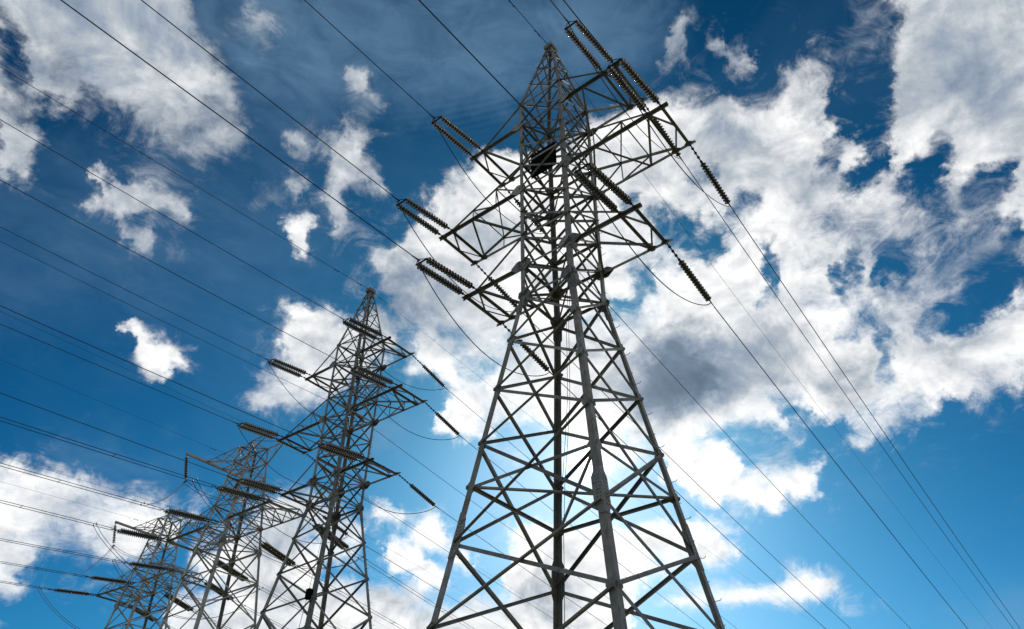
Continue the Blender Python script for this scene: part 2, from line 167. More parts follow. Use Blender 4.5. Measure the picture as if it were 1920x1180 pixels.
CLOUD_LIGHT = [
    [10, 10, 10, 10, 18, 11, 10, 10, 10, 10, 10, 10, 10, 10, 22, 37, 38, 36, 33, 29, 25, 21, 17, 14, 11, 11, 10, 10, 10, 10, 10, 10, 10, 10, 10, 10, 10, 10, 10, 10, 10, 10, 10, 10, 10, 10, 10, 10, 10, 10, 10, 10, 10, 10, 10, 10, 10, 10, 10, 10, 10, 10, 10, 10, 10, 10, 10, 10, 10, 10, 10, 10],
    [10, 10, 10, 36, 37, 37, 35, 10, 10, 10, 10, 10, 10, 39, 45, 45, 45, 45, 45, 45, 45, 45, 45, 45, 45, 45, 45, 45, 45, 44, 44, 44, 44, 44, 44, 44, 43, 38, 31, 23, 16, 11, 10, 10, 10, 10, 10, 10, 10, 10, 10, 10, 10, 10, 10, 10, 10, 10, 10, 10, 10, 10, 10, 10, 10, 10, 10, 10, 10, 10, 10, 10],
    [10, 10, 10, 35, 38, 37, 32, 29, 35, 40, 41, 37, 19, 44, 45, 45, 45, 45, 45, 45, 45, 45, 45, 45, 45, 45, 45, 45, 45, 45, 45, 45, 45, 45, 45, 45, 47, 48, 48, 49, 49, 49, 48, 48, 45, 18, 10, 10, 10, 10, 10, 10, 10, 10, 11, 13, 15, 16, 14, 10, 10, 10, 10, 10, 10, 10, 10, 10, 10, 10, 10, 10],
    [22, 11, 38, 44, 44, 44, 44, 39, 39, 41, 41, 33, 22, 44, 45, 45, 45, 44, 43, 43, 44, 45, 45, 45, 45, 45, 45, 45, 43, 42, 43, 45, 45, 45, 44, 44, 44, 44, 44, 46, 47, 48, 49, 49, 49, 45, 30, 39, 43, 44, 45, 46, 47, 47, 47, 47, 47, 47, 47, 45, 33, 10, 10, 10, 10, 10, 10, 10, 10, 10, 10, 10],
    [47, 47, 46, 45, 45, 45, 45, 46, 46, 46, 44, 37, 20, 44, 45, 45, 44, 41, 40, 40, 42, 44, 45, 45, 45, 45, 39, 36, 41, 43, 44, 45, 45, 45, 44, 44, 41, 38, 35, 35, 39, 44, 47, 48, 48, 48, 47, 47, 47, 47, 47, 47, 47, 47, 47, 47, 47, 47, 46, 37, 11, 10, 10, 10, 10, 10, 10, 10, 10, 10, 10, 10],
    [47, 47, 47, 47, 46, 44, 42, 43, 46, 47, 47, 47, 47, 44, 45, 45, 44, 42, 40, 40, 42, 44, 45, 45, 45, 45, 43, 43, 47, 49, 49, 48, 46, 45, 46, 47, 45, 41, 35, 33, 35, 40, 44, 45, 47, 48, 48, 48, 48, 47, 46, 45, 44, 44, 46, 47, 44, 23, 10, 10, 10, 10, 10, 10, 10, 10, 10, 10, 10, 10, 10, 10],
    [47, 47, 47, 47, 45, 44, 44, 44, 45, 46, 47, 47, 47, 47, 42, 44, 45, 42, 37, 32, 34, 42, 45, 45, 45, 45, 46, 49, 49, 49, 49, 49, 49, 48, 46, 49, 48, 47, 44, 42, 42, 45, 47, 47, 48, 49, 49, 49, 49, 49, 49, 48, 36, 10, 12, 13, 10, 10, 10, 10, 10, 10, 10, 10, 10, 10, 10, 10, 10, 10, 10, 10],
    [44, 46, 47, 47, 47, 47, 47, 47, 47, 47, 47, 47, 47, 45, 42, 42, 44, 44, 41, 38, 37, 42, 45, 45, 45, 45, 46, 48, 48, 48, 49, 49, 48, 42, 37, 48, 49, 49, 48, 48, 48, 49, 49, 49, 49, 49, 49, 49, 49, 49, 49, 48, 46, 48, 49, 49, 48, 43, 19, 10, 10, 10, 10, 10, 10, 10, 10, 10, 10, 10, 10, 10],
    [10, 10, 10, 26, 39, 41, 39, 34, 24, 17, 16, 18, 24, 40, 42, 41, 39, 44, 45, 45, 45, 45, 45, 45, 45, 45, 47, 47, 47, 47, 47, 47, 43, 10, 10, 31, 45, 47, 48, 48, 48, 48, 48, 48, 47, 48, 48, 48, 49, 49, 50, 50, 50, 50, 50, 50, 50, 50, 48, 29, 10, 10, 10, 10, 10, 10, 10, 10, 10, 10, 10, 10],
    [10, 10, 10, 10, 10, 10, 10, 10, 10, 10, 10, 10, 10, 10, 10, 10, 10, 18, 40, 44, 44, 44, 44, 43, 42, 43, 47, 47, 46, 45, 46, 44, 31, 10, 10, 10, 10, 10, 10, 12, 14, 14, 10, 10, 10, 15, 46, 50, 50, 50, 50, 50, 50, 50, 50, 49, 50, 50, 47, 35, 42, 42, 38, 33, 23, 10, 10, 18, 12, 10, 10, 10],
    [10, 10, 10, 10, 10, 10, 10, 10, 10, 10, 10, 10, 10, 10, 10, 10, 10, 10, 10, 10, 10, 10, 10, 10, 10, 10, 12, 16, 10, 10, 10, 10, 10, 10, 10, 19, 16, 10, 10, 10, 10, 10, 17, 25, 28, 40, 49, 50, 50, 50, 50, 50, 48, 46, 45, 45, 45, 42, 44, 46, 46, 46, 46, 46, 46, 45, 38, 35, 34, 34, 40, 44],
    [10, 10, 10, 10, 10, 10, 10, 10, 10, 10, 10, 10, 10, 10, 10, 10, 10, 10, 10, 10, 10, 10, 10, 10, 10, 10, 10, 10, 10, 11, 35, 43, 45, 46, 47, 47, 46, 37, 37, 42, 44, 45, 45, 46, 46, 45, 47, 48, 48, 49, 48, 47, 46, 45, 45, 45, 46, 46, 46, 46, 46, 46, 46, 46, 45, 44, 44, 43, 44, 46, 46, 46],
    [10, 10, 10, 10, 10, 10, 10, 10, 10, 23, 33, 31, 22, 10, 10, 10, 17, 37, 40, 41, 40, 34, 15, 10, 10, 10, 10, 10, 10, 38, 48, 48, 48, 48, 48, 48, 46, 46, 46, 46, 46, 46, 46, 45, 43, 40, 36, 35, 38, 42, 43, 44, 45, 46, 46, 46, 46, 43, 39, 40, 43, 45, 46, 44, 42, 40, 39, 40, 43, 46, 46, 46],
    [10, 10, 10, 10, 10, 10, 10, 10, 37, 43, 44, 44, 43, 42, 32, 26, 38, 42, 42, 42, 42, 42, 42, 40, 29, 10, 10, 10, 10, 37, 48, 48, 48, 48, 47, 46, 46, 46, 46, 46, 46, 45, 44, 41, 34, 25, 21, 22, 25, 27, 30, 35, 42, 44, 44, 43, 42, 38, 31, 30, 32, 41, 43, 42, 41, 39, 36, 36, 40, 45, 46, 46],
    [10, 10, 10, 10, 10, 10, 10, 10, 34, 44, 44, 44, 44, 44, 41, 36, 31, 41, 42, 42, 42, 42, 42, 42, 42, 41, 32, 17, 38, 44, 46, 47, 47, 46, 46, 46, 46, 46, 46, 45, 44, 42, 39, 34, 27, 20, 15, 12, 10, 10, 15, 23, 29, 31, 31, 32, 36, 38, 41, 42, 40, 41, 41, 41, 41, 41, 40, 41, 44, 45, 45, 45],
    [10, 10, 10, 10, 10, 10, 10, 10, 10, 36, 43, 43, 43, 43, 37, 12, 10, 23, 41, 42, 42, 41, 40, 40, 41, 42, 42, 43, 45, 46, 46, 46, 46, 46, 46, 46, 46, 46, 45, 43, 41, 39, 36, 33, 29, 21, 12, 10, 10, 10, 13, 23, 27, 28, 30, 33, 36, 39, 43, 44, 43, 41, 38, 36, 36, 38, 41, 39, 31, 35, 39, 43],
    [10, 10, 10, 10, 10, 10, 10, 10, 10, 10, 10, 13, 12, 12, 10, 10, 10, 19, 41, 42, 41, 39, 37, 37, 38, 38, 39, 40, 43, 43, 43, 43, 45, 46, 46, 46, 46, 46, 45, 43, 40, 39, 38, 39, 36, 28, 17, 12, 12, 17, 25, 31, 34, 34, 35, 36, 38, 42, 45, 44, 41, 37, 33, 34, 36, 37, 37, 33, 30, 32, 37, 42],
    [10, 10, 10, 10, 10, 10, 10, 10, 26, 30, 22, 10, 10, 10, 10, 10, 10, 27, 42, 42, 42, 40, 39, 37, 34, 29, 26, 28, 34, 37, 39, 40, 42, 44, 45, 46, 46, 46, 45, 44, 42, 41, 42, 44, 43, 38, 31, 26, 27, 31, 38, 41, 42, 43, 43, 43, 45, 46, 46, 44, 42, 39, 38, 39, 40, 39, 35, 31, 30, 33, 38, 43],
    [32, 31, 25, 10, 10, 10, 23, 32, 35, 36, 35, 30, 27, 16, 10, 10, 10, 14, 39, 42, 42, 42, 41, 38, 32, 24, 18, 19, 25, 31, 36, 40, 41, 42, 43, 44, 45, 46, 46, 45, 43, 43, 44, 45, 46, 45, 42, 40, 40, 43, 45, 46, 46, 46, 46, 46, 46, 46, 46, 46, 45, 45, 44, 44, 43, 41, 37, 35, 35, 38, 42, 45],
    [33, 33, 33, 33, 29, 16, 39, 40, 40, 39, 38, 39, 39, 34, 10, 10, 10, 10, 10, 15, 17, 15, 26, 37, 37, 32, 24, 21, 22, 26, 31, 36, 38, 40, 41, 43, 45, 46, 46, 46, 45, 45, 45, 46, 46, 46, 46, 46, 46, 46, 46, 46, 46, 46, 46, 46, 46, 46, 46, 46, 46, 46, 45, 42, 40, 39, 39, 41, 42, 44, 43, 40],
    [31, 33, 33, 33, 32, 18, 37, 40, 40, 40, 40, 40, 40, 39, 34, 10, 10, 10, 11, 30, 32, 21, 16, 26, 40, 40, 33, 28, 25, 24, 28, 32, 34, 37, 40, 43, 45, 46, 46, 46, 46, 46, 46, 46, 46, 46, 46, 46, 46, 46, 46, 46, 46, 46, 46, 46, 46, 46, 46, 46, 46, 45, 43, 40, 39, 40, 43, 44, 42, 38, 36, 35],
    [31, 32, 32, 31, 28, 10, 10, 33, 39, 39, 40, 39, 38, 34, 21, 10, 10, 20, 26, 38, 39, 39, 36, 36, 35, 39, 42, 40, 37, 35, 34, 34, 35, 37, 40, 43, 45, 45, 46, 46, 46, 46, 46, 46, 46, 46, 46, 46, 46, 46, 46, 46, 46, 46, 46, 46, 45, 43, 43, 45, 46, 45, 43, 42, 43, 44, 43, 38, 33, 32, 34, 35],
    [31, 30, 32, 33, 33, 31, 30, 30, 30, 30, 31, 31, 31, 28, 10, 10, 10, 28, 29, 32, 35, 38, 37, 37, 36, 33, 37, 45, 45, 44, 42, 39, 37, 37, 38, 41, 43, 44, 45, 45, 46, 46, 46, 46, 46, 46, 46, 46, 46, 46, 46, 46, 45, 45, 44, 41, 35, 31, 36, 41, 44, 46, 45, 45, 41, 38, 35, 29, 26, 29, 33, 35],
    [31, 30, 28, 28, 29, 30, 31, 32, 32, 32, 32, 32, 32, 31, 31, 28, 10, 24, 28, 31, 32, 33, 37, 37, 37, 37, 37, 36, 44, 46, 45, 43, 40, 39, 39, 40, 42, 43, 44, 45, 46, 46, 45, 45, 45, 45, 45, 45, 45, 45, 45, 44, 41, 39, 38, 36, 33, 34, 39, 42, 45, 46, 44, 36, 35, 33, 29, 26, 27, 31, 33, 35],
    [31, 31, 29, 27, 26, 27, 28, 31, 34, 35, 34, 33, 33, 33, 32, 31, 31, 17, 25, 31, 32, 34, 37, 37, 37, 37, 37, 37, 34, 44, 46, 44, 43, 41, 41, 42, 43, 44, 45, 45, 45, 45, 44, 44, 43, 43, 42, 42, 42, 42, 42, 39, 36, 36, 38, 42, 43, 42, 43, 44, 44, 40, 35, 34, 33, 32, 31, 30, 30, 32, 34, 35],
    [31, 31, 31, 30, 28, 28, 28, 29, 30, 32, 34, 34, 34, 34, 33, 32, 31, 31, 20, 32, 32, 33, 37, 37, 37, 37, 37, 37, 28, 28, 44, 45, 44, 44, 44, 45, 45, 45, 45, 45, 45, 44, 43, 43, 42, 40, 39, 37, 35, 35, 34, 33, 33, 35, 40, 44, 43, 40, 38, 28, 27, 28, 33, 34, 34, 34, 33, 32, 32, 34, 35, 35],
    [31, 31, 31, 31, 31, 30, 30, 30, 31, 31, 31, 32, 32, 33, 33, 32, 32, 31, 18, 22, 31, 32, 37, 37, 37, 37, 37, 32, 10, 10, 14, 42, 45, 46, 46, 46, 46, 46, 46, 45, 45, 44, 44, 43, 42, 40, 38, 35, 33, 31, 29, 31, 35, 39, 41, 40, 35, 35, 38, 29, 25, 27, 36, 38, 37, 35, 34, 34, 34, 35, 35, 35],
    [31, 31, 31, 31, 31, 31, 31, 31, 31, 31, 31, 31, 31, 32, 32, 32, 30, 26, 19, 10, 10, 10, 26, 36, 37, 37, 36, 21, 10, 10, 10, 10, 34, 44, 45, 45, 45, 45, 46, 46, 45, 45, 45, 44, 44, 43, 42, 39, 38, 37, 38, 41, 43, 41, 40, 39, 41, 44, 29, 25, 25, 31, 38, 38, 36, 35, 35, 35, 35, 35, 35, 35],
    [26, 26, 30, 31, 31, 31, 31, 31, 31, 31, 31, 31, 31, 31, 31, 31, 25, 24, 24, 16, 10, 10, 12, 29, 31, 31, 31, 27, 10, 10, 10, 10, 10, 10, 10, 10, 11, 17, 28, 41, 45, 46, 46, 46, 46, 46, 45, 45, 44, 45, 45, 40, 30, 31, 42, 44, 42, 23, 25, 25, 29, 36, 36, 35, 35, 35, 35, 35, 35, 35, 30, 30],
    [26, 26, 26, 26, 28, 31, 31, 31, 31, 31, 31, 31, 31, 31, 31, 22, 23, 25, 25, 23, 10, 10, 10, 29, 31, 31, 31, 29, 11, 10, 10, 10, 10, 10, 10, 10, 10, 10, 10, 10, 30, 43, 45, 45, 45, 44, 38, 29, 28, 27, 29, 30, 30, 26, 10, 10, 10, 10, 13, 27, 35, 35, 35, 35, 35, 35, 35, 34, 30, 30, 30, 30],
    [26, 26, 26, 26, 26, 26, 26, 31, 31, 31, 31, 31, 31, 31, 29, 10, 12, 24, 25, 25, 21, 10, 10, 10, 28, 30, 30, 22, 10, 10, 10, 10, 10, 10, 10, 10, 10, 10, 10, 10, 10, 10, 10, 10, 10, 25, 27, 27, 27, 29, 30, 30, 26, 10, 10, 10, 10, 10, 10, 33, 35, 35, 35, 35, 35, 32, 30, 30, 30, 30, 30, 30],
    [26, 26, 26, 26, 26, 26, 26, 26, 26, 31, 31, 31, 31, 31, 29, 10, 10, 10, 10, 13, 10, 10, 10, 10, 10, 10, 10, 10, 10, 10, 10, 10, 10, 10, 10, 10, 10, 10, 10, 10, 10, 10, 10, 10, 10, 24, 27, 27, 27, 28, 28, 12, 10, 10, 10, 10, 10, 10, 10, 34, 35, 35, 35, 30, 30, 30, 30, 30, 30, 30, 30, 30],
    [26, 26, 26, 26, 26, 26, 26, 26, 26, 26, 26, 29, 31, 31, 29, 10, 10, 10, 10, 10, 10, 10, 10, 10, 10, 10, 10, 10, 10, 10, 10, 10, 10, 10, 10, 10, 10, 10, 10, 10, 10, 10, 10, 10, 10, 13, 24, 26, 22, 10, 10, 10, 10, 10, 10, 10, 10, 10, 13, 33, 33, 29, 30, 30, 30, 30, 30, 30, 30, 30, 30, 30],
    [26, 26, 26, 26, 26, 26, 26, 26, 26, 26, 26, 26, 25, 18, 18, 10, 10, 10, 10, 10, 10, 10, 10, 10, 10, 10, 10, 10, 10, 10, 10, 10, 10, 10, 10, 10, 10, 10, 10, 10, 10, 10, 10, 10, 10, 10, 10, 10, 10, 10, 10, 10, 10, 10, 10, 10, 10, 10, 10, 11, 26, 29, 30, 30, 30, 30, 30, 30, 30, 30, 30, 30],
    [26, 26, 26, 26, 26, 26, 26, 26, 26, 26, 26, 26, 25, 19, 10, 10, 10, 10, 10, 10, 10, 10, 10, 10, 10, 10, 10, 10, 10, 10, 10, 10, 10, 10, 10, 10, 10, 10, 10, 10, 10, 10, 10, 10, 10, 10, 10, 10, 10, 10, 10, 10, 10, 10, 10, 10, 10, 10, 10, 15, 27, 29, 30, 30, 30, 30, 30, 30, 30, 30, 30, 30],
    [26, 26, 26, 26, 26, 26, 26, 26, 26, 26, 26, 26, 26, 21, 10, 10, 10, 10, 10, 10, 10, 10, 10, 10, 10, 10, 10, 10, 10, 10, 10, 10, 10, 10, 10, 10, 10, 10, 10, 10, 10, 10, 10, 10, 10, 10, 10, 10, 10, 10, 10, 10, 10, 10, 10, 10, 10, 10, 10, 17, 28, 29, 30, 30, 30, 30, 30, 30, 30, 30, 30, 30]]
CLOUD_VEIL = [
    [0, 0, 0, 0, 0, 0, 0, 0, 0, 0, 0, 0, 0, 0, 0, 0, 0, 0, 0, 0, 0, 0, 0, 0, 0, 0, 0, 0, 0, 0, 0, 0, 0, 0, 0, 0, 0, 0, 0, 0, 0, 0, 0, 0, 0, 0, 0, 0, 0, 0, 0, 0, 0, 0, 0, 0, 0, 0, 0, 0, 0, 0, 1, 3, 5, 6, 5, 1, 0, 0, 0, 0],
    [0, 0, 0, 0, 0, 0, 0, 0, 0, 0, 0, 0, 0, 0, 0, 0, 0, 0, 0, 0, 0, 0, 0, 0, 0, 0, 0, 0, 0, 0, 0, 0, 0, 0, 0, 0, 1, 1, 1, 1, 1, 1, 1, 1, 0, 0, 0, 0, 0, 0, 0, 0, 0, 0, 0, 0, 0, 0, 0, 0, 0, 0, 2, 9, 15, 17, 15, 7, 1, 0, 0, 0],
    [0, 0, 0, 0, 0, 0, 0, 0, 0, 0, 0, 0, 0, 0, 0, 0, 0, 0, 0, 0, 0, 0, 0, 0, 0, 0, 0, 0, 0, 0, 0, 1, 1, 1, 1, 2, 2, 2, 2, 2, 2, 2, 2, 2, 1, 1, 1, 1, 0, 0, 0, 0, 0, 0, 0, 0, 0, 0, 0, 0, 0, 0, 0, 3, 9, 14, 15, 9, 2, 0, 0, 0],
    [0, 0, 0, 0, 0, 0, 0, 0, 0, 0, 0, 0, 0, 0, 0, 0, 0, 0, 0, 0, 0, 0, 0, 0, 0, 0, 0, 0, 0, 0, 1, 1, 2, 3, 3, 3, 3, 4, 4, 4, 4, 4, 4, 3, 3, 2, 2, 1, 1, 0, 0, 0, 0, 0, 0, 0, 0, 0, 0, 0, 0, 0, 0, 0, 1, 2, 3, 3, 1, 0, 0, 0],
    [0, 0, 0, 0, 0, 0, 0, 0, 0, 0, 0, 0, 0, 0, 0, 0, 0, 0, 0, 0, 0, 0, 0, 0, 0, 0, 0, 0, 0, 1, 1, 2, 3, 4, 5, 5, 5, 5, 5, 5, 5, 5, 5, 5, 5, 4, 3, 2, 1, 0, 0, 0, 0, 0, 0, 0, 0, 0, 0, 0, 0, 0, 0, 0, 0, 0, 0, 0, 0, 0, 0, 0],
    [0, 0, 0, 0, 0, 0, 0, 0, 0, 0, 0, 0, 0, 0, 0, 0, 0, 0, 0, 0, 0, 0, 0, 0, 0, 0, 0, 0, 0, 1, 2, 3, 4, 5, 6, 6, 6, 6, 6, 6, 6, 6, 6, 6, 5, 4, 3, 2, 1, 1, 0, 0, 0, 0, 0, 0, 0, 0, 0, 0, 0, 0, 0, 0, 0, 0, 0, 0, 0, 0, 0, 0],
    [0, 0, 0, 0, 0, 0, 0, 0, 0, 0, 0, 0, 0, 0, 0, 0, 0, 0, 0, 0, 0, 0, 0, 0, 0, 0, 0, 0, 0, 1, 2, 3, 4, 5, 6, 7, 7, 7, 7, 7, 7, 7, 7, 6, 6, 5, 4, 2, 1, 1, 0, 0, 0, 0, 0, 0, 0, 0, 0, 0, 0, 0, 0, 0, 0, 0, 0, 0, 0, 0, 0, 0],
    [0, 0, 0, 0, 0, 0, 0, 0, 0, 0, 0, 0, 0, 0, 0, 0, 0, 0, 0, 0, 0, 0, 0, 0, 0, 0, 0, 0, 0, 1, 2, 3, 4, 5, 6, 6, 7, 7, 7, 7, 7, 7, 7, 6, 6, 5, 4, 3, 2, 2, 1, 0, 0, 0, 0, 0, 0, 0, 0, 0, 1, 1, 0, 0, 0, 0, 0, 0, 0, 0, 0, 0],
    [0, 0, 0, 0, 1, 6, 10, 10, 9, 9, 8, 6, 3, 1, 0, 0, 0, 0, 0, 0, 0, 0, 0, 0, 0, 0, 0, 0, 0, 1, 2, 3, 4, 5, 6, 8, 9, 9, 10, 10, 10, 10, 9, 9, 9, 8, 7, 6, 4, 3, 2, 1, 0, 0, 0, 0, 0, 0, 1, 4, 5, 3, 0, 0, 0, 0, 0, 0, 0, 0, 0, 0],
    [0, 0, 0, 0, 0, 0, 2, 2, 3, 2, 1, 2, 3, 3, 1, 0, 0, 0, 0, 0, 0, 0, 0, 0, 0, 0, 0, 0, 0, 1, 1, 2, 4, 6, 8, 9, 11, 12, 12, 12, 12, 12, 12, 12, 11, 11, 10, 8, 6, 4, 2, 1, 0, 0, 0, 0, 0, 0, 0, 1, 0, 0, 0, 0, 0, 0, 0, 0, 0, 0, 0, 0],
    [0, 0, 0, 0, 0, 0, 0, 0, 0, 0, 0, 0, 0, 0, 0, 1, 1, 1, 1, 0, 0, 0, 0, 0, 0, 0, 0, 0, 0, 1, 1, 2, 3, 5, 8, 9, 11, 12, 12, 12, 13, 13, 13, 13, 12, 12, 11, 9, 7, 5, 3, 1, 1, 0, 0, 0, 0, 0, 0, 0, 0, 0, 0, 0, 0, 0, 0, 0, 0, 0, 0, 0],
    [1, 0, 0, 0, 0, 0, 0, 0, 0, 0, 0, 0, 0, 0, 1, 1, 1, 1, 1, 1, 1, 0, 0, 0, 0, 0, 3, 2, 1, 0, 1, 2, 3, 4, 6, 7, 9, 9, 10, 10, 11, 11, 11, 11, 11, 10, 9, 8, 6, 4, 2, 1, 0, 0, 0, 0, 0, 0, 0, 0, 0, 0, 0, 0, 0, 0, 0, 0, 0, 0, 0, 0],
    [3, 2, 1, 1, 0, 0, 0, 0, 1, 1, 0, 0, 0, 1, 1, 2, 2, 2, 2, 1, 1, 0, 0, 0, 0, 4, 16, 17, 10, 2, 0, 1, 2, 3, 4, 5, 6, 6, 7, 7, 7, 8, 8, 8, 8, 7, 7, 6, 4, 3, 2, 1, 0, 0, 0, 0, 0, 0, 0, 0, 0, 0, 0, 0, 0, 0, 0, 0, 0, 0, 0, 0],
    [5, 5, 4, 3, 2, 2, 1, 1, 1, 1, 1, 1, 1, 1, 2, 2, 2, 2, 2, 2, 1, 1, 0, 0, 0, 0, 0, 0, 0, 0, 0, 0, 1, 1, 2, 2, 3, 3, 3, 4, 4, 4, 4, 4, 4, 4, 4, 3, 2, 2, 1, 0, 0, 0, 0, 0, 0, 0, 0, 0, 0, 0, 0, 0, 0, 0, 0, 0, 0, 0, 0, 0],
    [6, 6, 6, 6, 5, 4, 3, 3, 3, 3, 3, 2, 2, 2, 2, 2, 3, 2, 2, 2, 1, 0, 0, 0, 0, 0, 0, 0, 0, 0, 0, 0, 0, 0, 1, 1, 1, 1, 1, 1, 2, 2, 2, 2, 2, 2, 1, 1, 1, 1, 0, 0, 0, 0, 0, 0, 0, 0, 0, 0, 0, 0, 0, 0, 0, 0, 0, 0, 0, 0, 0, 0],
    [6, 6, 6, 6, 6, 6, 5, 4, 4, 4, 4, 4, 4, 3, 3, 3, 3, 3, 2, 1, 1, 1, 0, 0, 0, 0, 0, 0, 0, 0, 0, 0, 0, 0, 0, 0, 0, 0, 0, 0, 0, 0, 1, 1, 1, 0, 0, 0, 0, 0, 0, 0, 0, 0, 0, 0, 0, 0, 0, 0, 0, 0, 0, 0, 0, 0, 0, 0, 0, 0, 0, 0],
    [6, 6, 6, 6, 6, 6, 6, 6, 6, 6, 6, 5, 5, 5, 5, 4, 5, 5, 5, 5, 4, 4, 3, 1, 0, 0, 0, 0, 0, 0, 0, 0, 0, 0, 0, 0, 0, 0, 0, 0, 0, 0, 0, 0, 0, 0, 0, 0, 0, 0, 0, 0, 0, 0, 0, 0, 0, 0, 0, 0, 0, 0, 0, 0, 0, 0, 0, 0, 0, 0, 0, 0],
    [5, 6, 6, 6, 6, 7, 8, 8, 8, 8, 7, 7, 7, 6, 6, 6, 5, 5, 4, 5, 6, 6, 5, 3, 1, 0, 0, 0, 0, 0, 0, 0, 0, 0, 0, 0, 0, 0, 0, 0, 0, 0, 0, 0, 0, 0, 0, 0, 0, 0, 0, 0, 0, 0, 0, 0, 0, 0, 0, 0, 0, 0, 0, 0, 0, 0, 0, 0, 0, 0, 0, 0],
    [3, 4, 5, 6, 6, 7, 8, 8, 8, 8, 8, 8, 8, 8, 8, 7, 6, 6, 5, 5, 4, 3, 3, 2, 1, 1, 0, 0, 0, 0, 0, 0, 0, 0, 0, 0, 0, 0, 0, 0, 0, 0, 0, 0, 0, 0, 0, 0, 0, 0, 0, 0, 0, 0, 0, 0, 0, 0, 0, 0, 0, 0, 0, 0, 0, 0, 0, 0, 0, 0, 0, 0],
    [0, 1, 2, 4, 5, 6, 7, 8, 8, 8, 8, 8, 8, 8, 8, 8, 7, 6, 6, 6, 5, 4, 3, 2, 2, 1, 0, 0, 0, 0, 0, 0, 0, 0, 0, 0, 0, 0, 0, 0, 0, 0, 0, 0, 0, 0, 0, 0, 0, 0, 0, 0, 0, 0, 0, 0, 0, 0, 0, 0, 0, 0, 0, 0, 0, 0, 0, 0, 0, 0, 0, 0],
    [0, 0, 1, 2, 3, 4, 6, 6, 7, 8, 8, 8, 8, 8, 8, 8, 8, 7, 6, 6, 5, 5, 4, 3, 2, 1, 1, 0, 0, 0, 0, 0, 0, 0, 0, 0, 0, 0, 0, 0, 0, 0, 0, 0, 0, 0, 0, 0, 0, 0, 0, 0, 0, 0, 0, 0, 0, 0, 0, 0, 0, 0, 0, 0, 0, 0, 0, 0, 0, 0, 0, 0],
    [0, 0, 0, 0, 1, 2, 3, 4, 5, 6, 7, 7, 7, 8, 8, 8, 7, 7, 6, 6, 5, 5, 4, 3, 2, 1, 1, 0, 0, 0, 0, 0, 0, 0, 0, 0, 0, 0, 0, 0, 0, 0, 0, 0, 0, 0, 0, 0, 0, 0, 0, 0, 0, 0, 0, 0, 0, 0, 0, 0, 0, 0, 0, 0, 0, 0, 0, 0, 0, 0, 0, 0],
    [0, 0, 0, 0, 0, 0, 1, 2, 2, 3, 5, 5, 6, 6, 6, 7, 7, 6, 6, 6, 5, 4, 4, 3, 2, 1, 1, 1, 1, 1, 1, 0, 0, 0, 0, 0, 0, 0, 0, 0, 0, 0, 0, 0, 0, 0, 0, 0, 0, 0, 0, 0, 0, 0, 0, 0, 0, 0, 0, 0, 0, 0, 0, 0, 0, 0, 0, 0, 0, 0, 0, 0],
    [0, 0, 0, 0, 0, 0, 0, 0, 1, 1, 3, 5, 5, 6, 5, 5, 5, 5, 5, 5, 4, 4, 3, 2, 2, 1, 2, 2, 2, 2, 1, 1, 0, 0, 0, 0, 0, 0, 0, 0, 0, 0, 0, 0, 0, 0, 0, 0, 0, 0, 0, 0, 0, 0, 0, 0, 0, 0, 0, 0, 0, 0, 0, 0, 0, 0, 0, 0, 0, 0, 0, 0],
    [0, 0, 0, 0, 0, 0, 0, 0, 0, 0, 1, 1, 2, 3, 4, 5, 4, 4, 5, 5, 4, 3, 3, 2, 1, 2, 2, 2, 2, 2, 2, 1, 1, 0, 0, 0, 0, 0, 0, 0, 0, 0, 0, 0, 0, 0, 0, 0, 0, 0, 0, 0, 0, 0, 0, 0, 0, 0, 0, 0, 0, 0, 0, 0, 0, 0, 0, 0, 0, 0, 0, 0],
    [0, 0, 0, 0, 0, 0, 0, 0, 0, 0, 0, 0, 1, 1, 2, 3, 5, 6, 7, 8, 7, 6, 5, 3, 1, 2, 2, 2, 2, 2, 2, 2, 1, 1, 0, 0, 0, 0, 0, 0, 0, 0, 0, 0, 0, 0, 0, 0, 0, 0, 0, 0, 0, 0, 0, 0, 0, 0, 0, 0, 0, 0, 0, 0, 0, 0, 0, 0, 0, 0, 0, 0],
    [0, 0, 0, 0, 0, 0, 0, 0, 0, 0, 0, 0, 0, 1, 2, 4, 6, 8, 8, 9, 9, 8, 7, 4, 2, 1, 2, 2, 2, 2, 2, 2, 1, 1, 0, 0, 0, 0, 0, 0, 0, 0, 0, 0, 0, 0, 0, 0, 0, 0, 0, 0, 0, 0, 0, 0, 0, 0, 0, 0, 0, 0, 0, 0, 0, 0, 0, 0, 0, 0, 0, 0],
    [0, 0, 0, 0, 0, 0, 0, 0, 0, 0, 0, 1, 1, 3, 4, 7, 10, 12, 14, 14, 12, 11, 9, 8, 6, 5, 4, 3, 2, 1, 1, 1, 1, 1, 0, 0, 0, 0, 0, 0, 0, 0, 0, 0, 0, 0, 0, 0, 0, 0, 0, 0, 0, 0, 0, 0, 0, 0, 0, 0, 0, 0, 0, 0, 0, 0, 0, 0, 0, 0, 0, 0],
    [0, 0, 0, 0, 0, 0, 0, 0, 0, 0, 1, 2, 4, 6, 8, 11, 14, 15, 17, 17, 17, 16, 16, 14, 13, 12, 10, 9, 7, 6, 5, 4, 3, 3, 2, 2, 2, 1, 1, 1, 0, 0, 0, 0, 0, 0, 0, 0, 0, 0, 0, 0, 0, 0, 0, 0, 0, 0, 0, 0, 0, 0, 0, 0, 0, 0, 0, 0, 0, 0, 0, 0],
